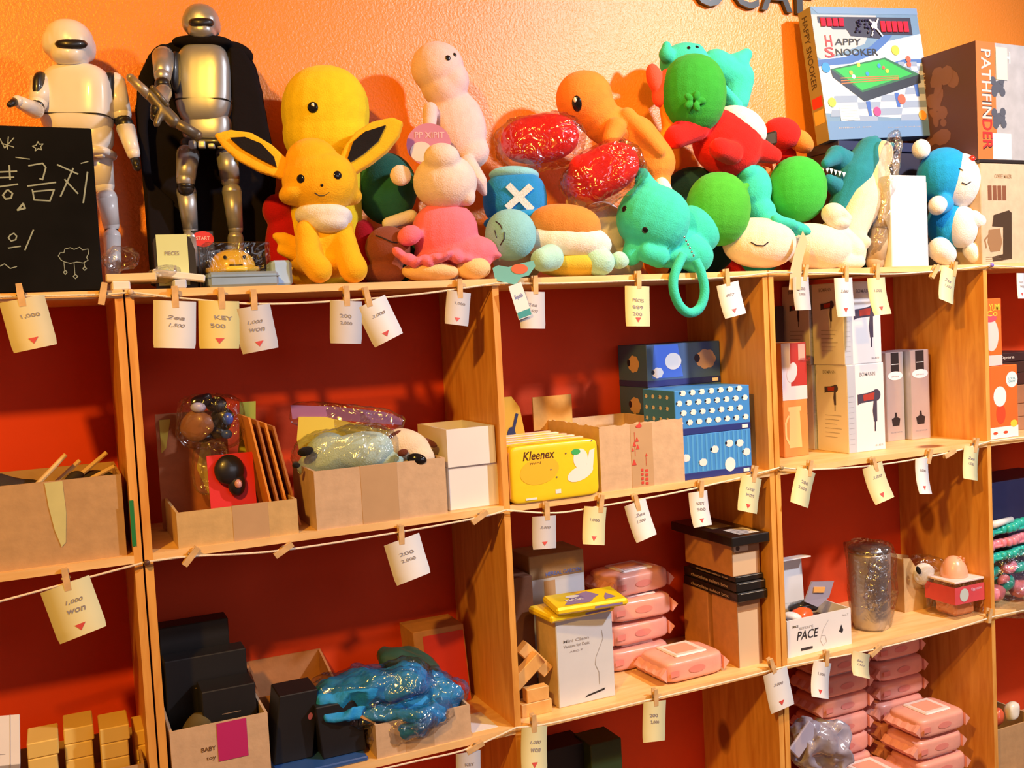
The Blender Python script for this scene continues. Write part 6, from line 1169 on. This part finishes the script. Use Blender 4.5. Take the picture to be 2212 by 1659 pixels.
single('white_tube', MB().tube([SY(2140, 1135, .02), SY(2185, 1122, .03)], [.009, .007], 16), plastic('tube_white', (.8, .8, .8)), 'white cream tube lying on the upper teal strip at the right edge', 'tube', smooth=True)

# ================================================================ third row
for c_, (x, y, n, lab) in enumerate(((1.395, .125, 7, 'left column of pink wipes under the tumbler shelf'), (1.578, .135, 8, 'right column of pink wipes beside the last upright'))):
    for i in range(n): wipes(x+.003*((i*5) % 3), y-.004*(i % 2)-.0, Z3+i*.0478, (0, 1.5, -1.5)[i % 3]*0, '%s pack of the %s' % (('bottom', 'second', 'third', 'fourth', 'fifth', 'sixth', 'seventh', 'topmost')[i], lab))
for i in range(4): wipes(1.565+.006*(i % 2), .006+.004*((i+1) % 2), Z3+i*.0502, 0, '%s pink pack of the front stack of wipes at the bottom right' % ('bottom', 'second', 'third', 'topmost')[i])
wipes(1.39, .004, Z3+.0502*0, 0, 'pink wipes pack at the very bottom edge of the photo')
wipes(1.392, .006, Z3+.0502, 0, 'second pink wipes pack near the bottom edge, its top just showing')
s = Soft(); s.E(1770, 1610, .05, 62, 56, 40, 0, 2.6, 60, 40); s.crumple(.02, 22, 3); s.crumple(.009, 60, 3); single('plastic_bag', s, mat('grey_bag', (.34, .32, .42), .2, coat=.6, var=.25, nscale=14), 'crumpled grey plastic bag left of the pink wipes', 'plastic bag', smooth=True)
F = Fr(SY(1726, 1640, .03), (1, 0, .9), (0, 1, 0), (-.9, 0, 1)); single('plastic_pouch', MB().rbox(F, 0, .075, 0, .006, 0, .035, .002), plastic('pouch_lilac', (.48, .46, .60), .2), 'lilac-grey flat pouch leaning on the grey plastic bag', 'pouch')
for i, (a, b, d, lab, m_) in enumerate(((1278, 1345, .12, 'dark green small box low in the bottom middle compartment', mat('moss_box', (.03, .06, .02), .5)), (1175, 1270, .15, 'black box beside the dark green one in the bottom middle compartment', BKM))):
    p = SY(a, 1659, d); q = SY(b, 1659, d); top = SY(a, 1610+i*15, d).z; closed(AX(p.x, d, Z3), q.x-p.x, .07, top-Z3, lab, m_)
t = carton(AX(1.825, .02, Z3), .16, .15, .115, 'brown open carton with green toys at the bottom right edge', CB)
for i, (x, z, c, lab) in enumerate(((1.845, .125, (.03, .55, .06), 'bright green toy at the bottom right corner'), (1.90, .115, (.75, .12, .05), 'red-orange toy beside the bright green one'), (1.93, .13, (.80, .78, .72), 'white toy piece in the bottom right carton'), (1.875, .105, (.02, .35, .12), 'darker green toy piece in the bottom right carton'))):
    m = MB(); m.ell(Vector((x, .055+.02*(i % 2), Z3+z)), (Vector((.017, 0, .006)), Vector((0, .015, 0)), Vector((0, 0, .02 if i else .036))), 2.6, 20, 12); m.crumple(.004, 50, i); single('plastic_toy', m, plastic('toyc%d' % i, c), lab, 'toy', 'plastic toys in the corner carton', smooth=True)
for i in range(4):
    F = Fr((1.832+.034*i, .175+.003*i, Z3), (1, 0, 0), (0, 1, 0), (.06, 0, 1)); single('plastic_pouch', MB().rbox(F, 0, .05, 0, .012, 0, .235-.01*(i % 2), .004), plastic('pouchc%d' % i, ((.12, .18, .50), (.50, .52, .70), (.45, .20, .12), (.20, .26, .60))[i], .2), ['dark blue upright pouch beside the right upright', 'pale lilac upright pouch', 'reddish brown upright pouch', 'blue upright pouch nearest the right edge'][i]+' in the bottom right compartment', 'pouch', 'upright pouches')
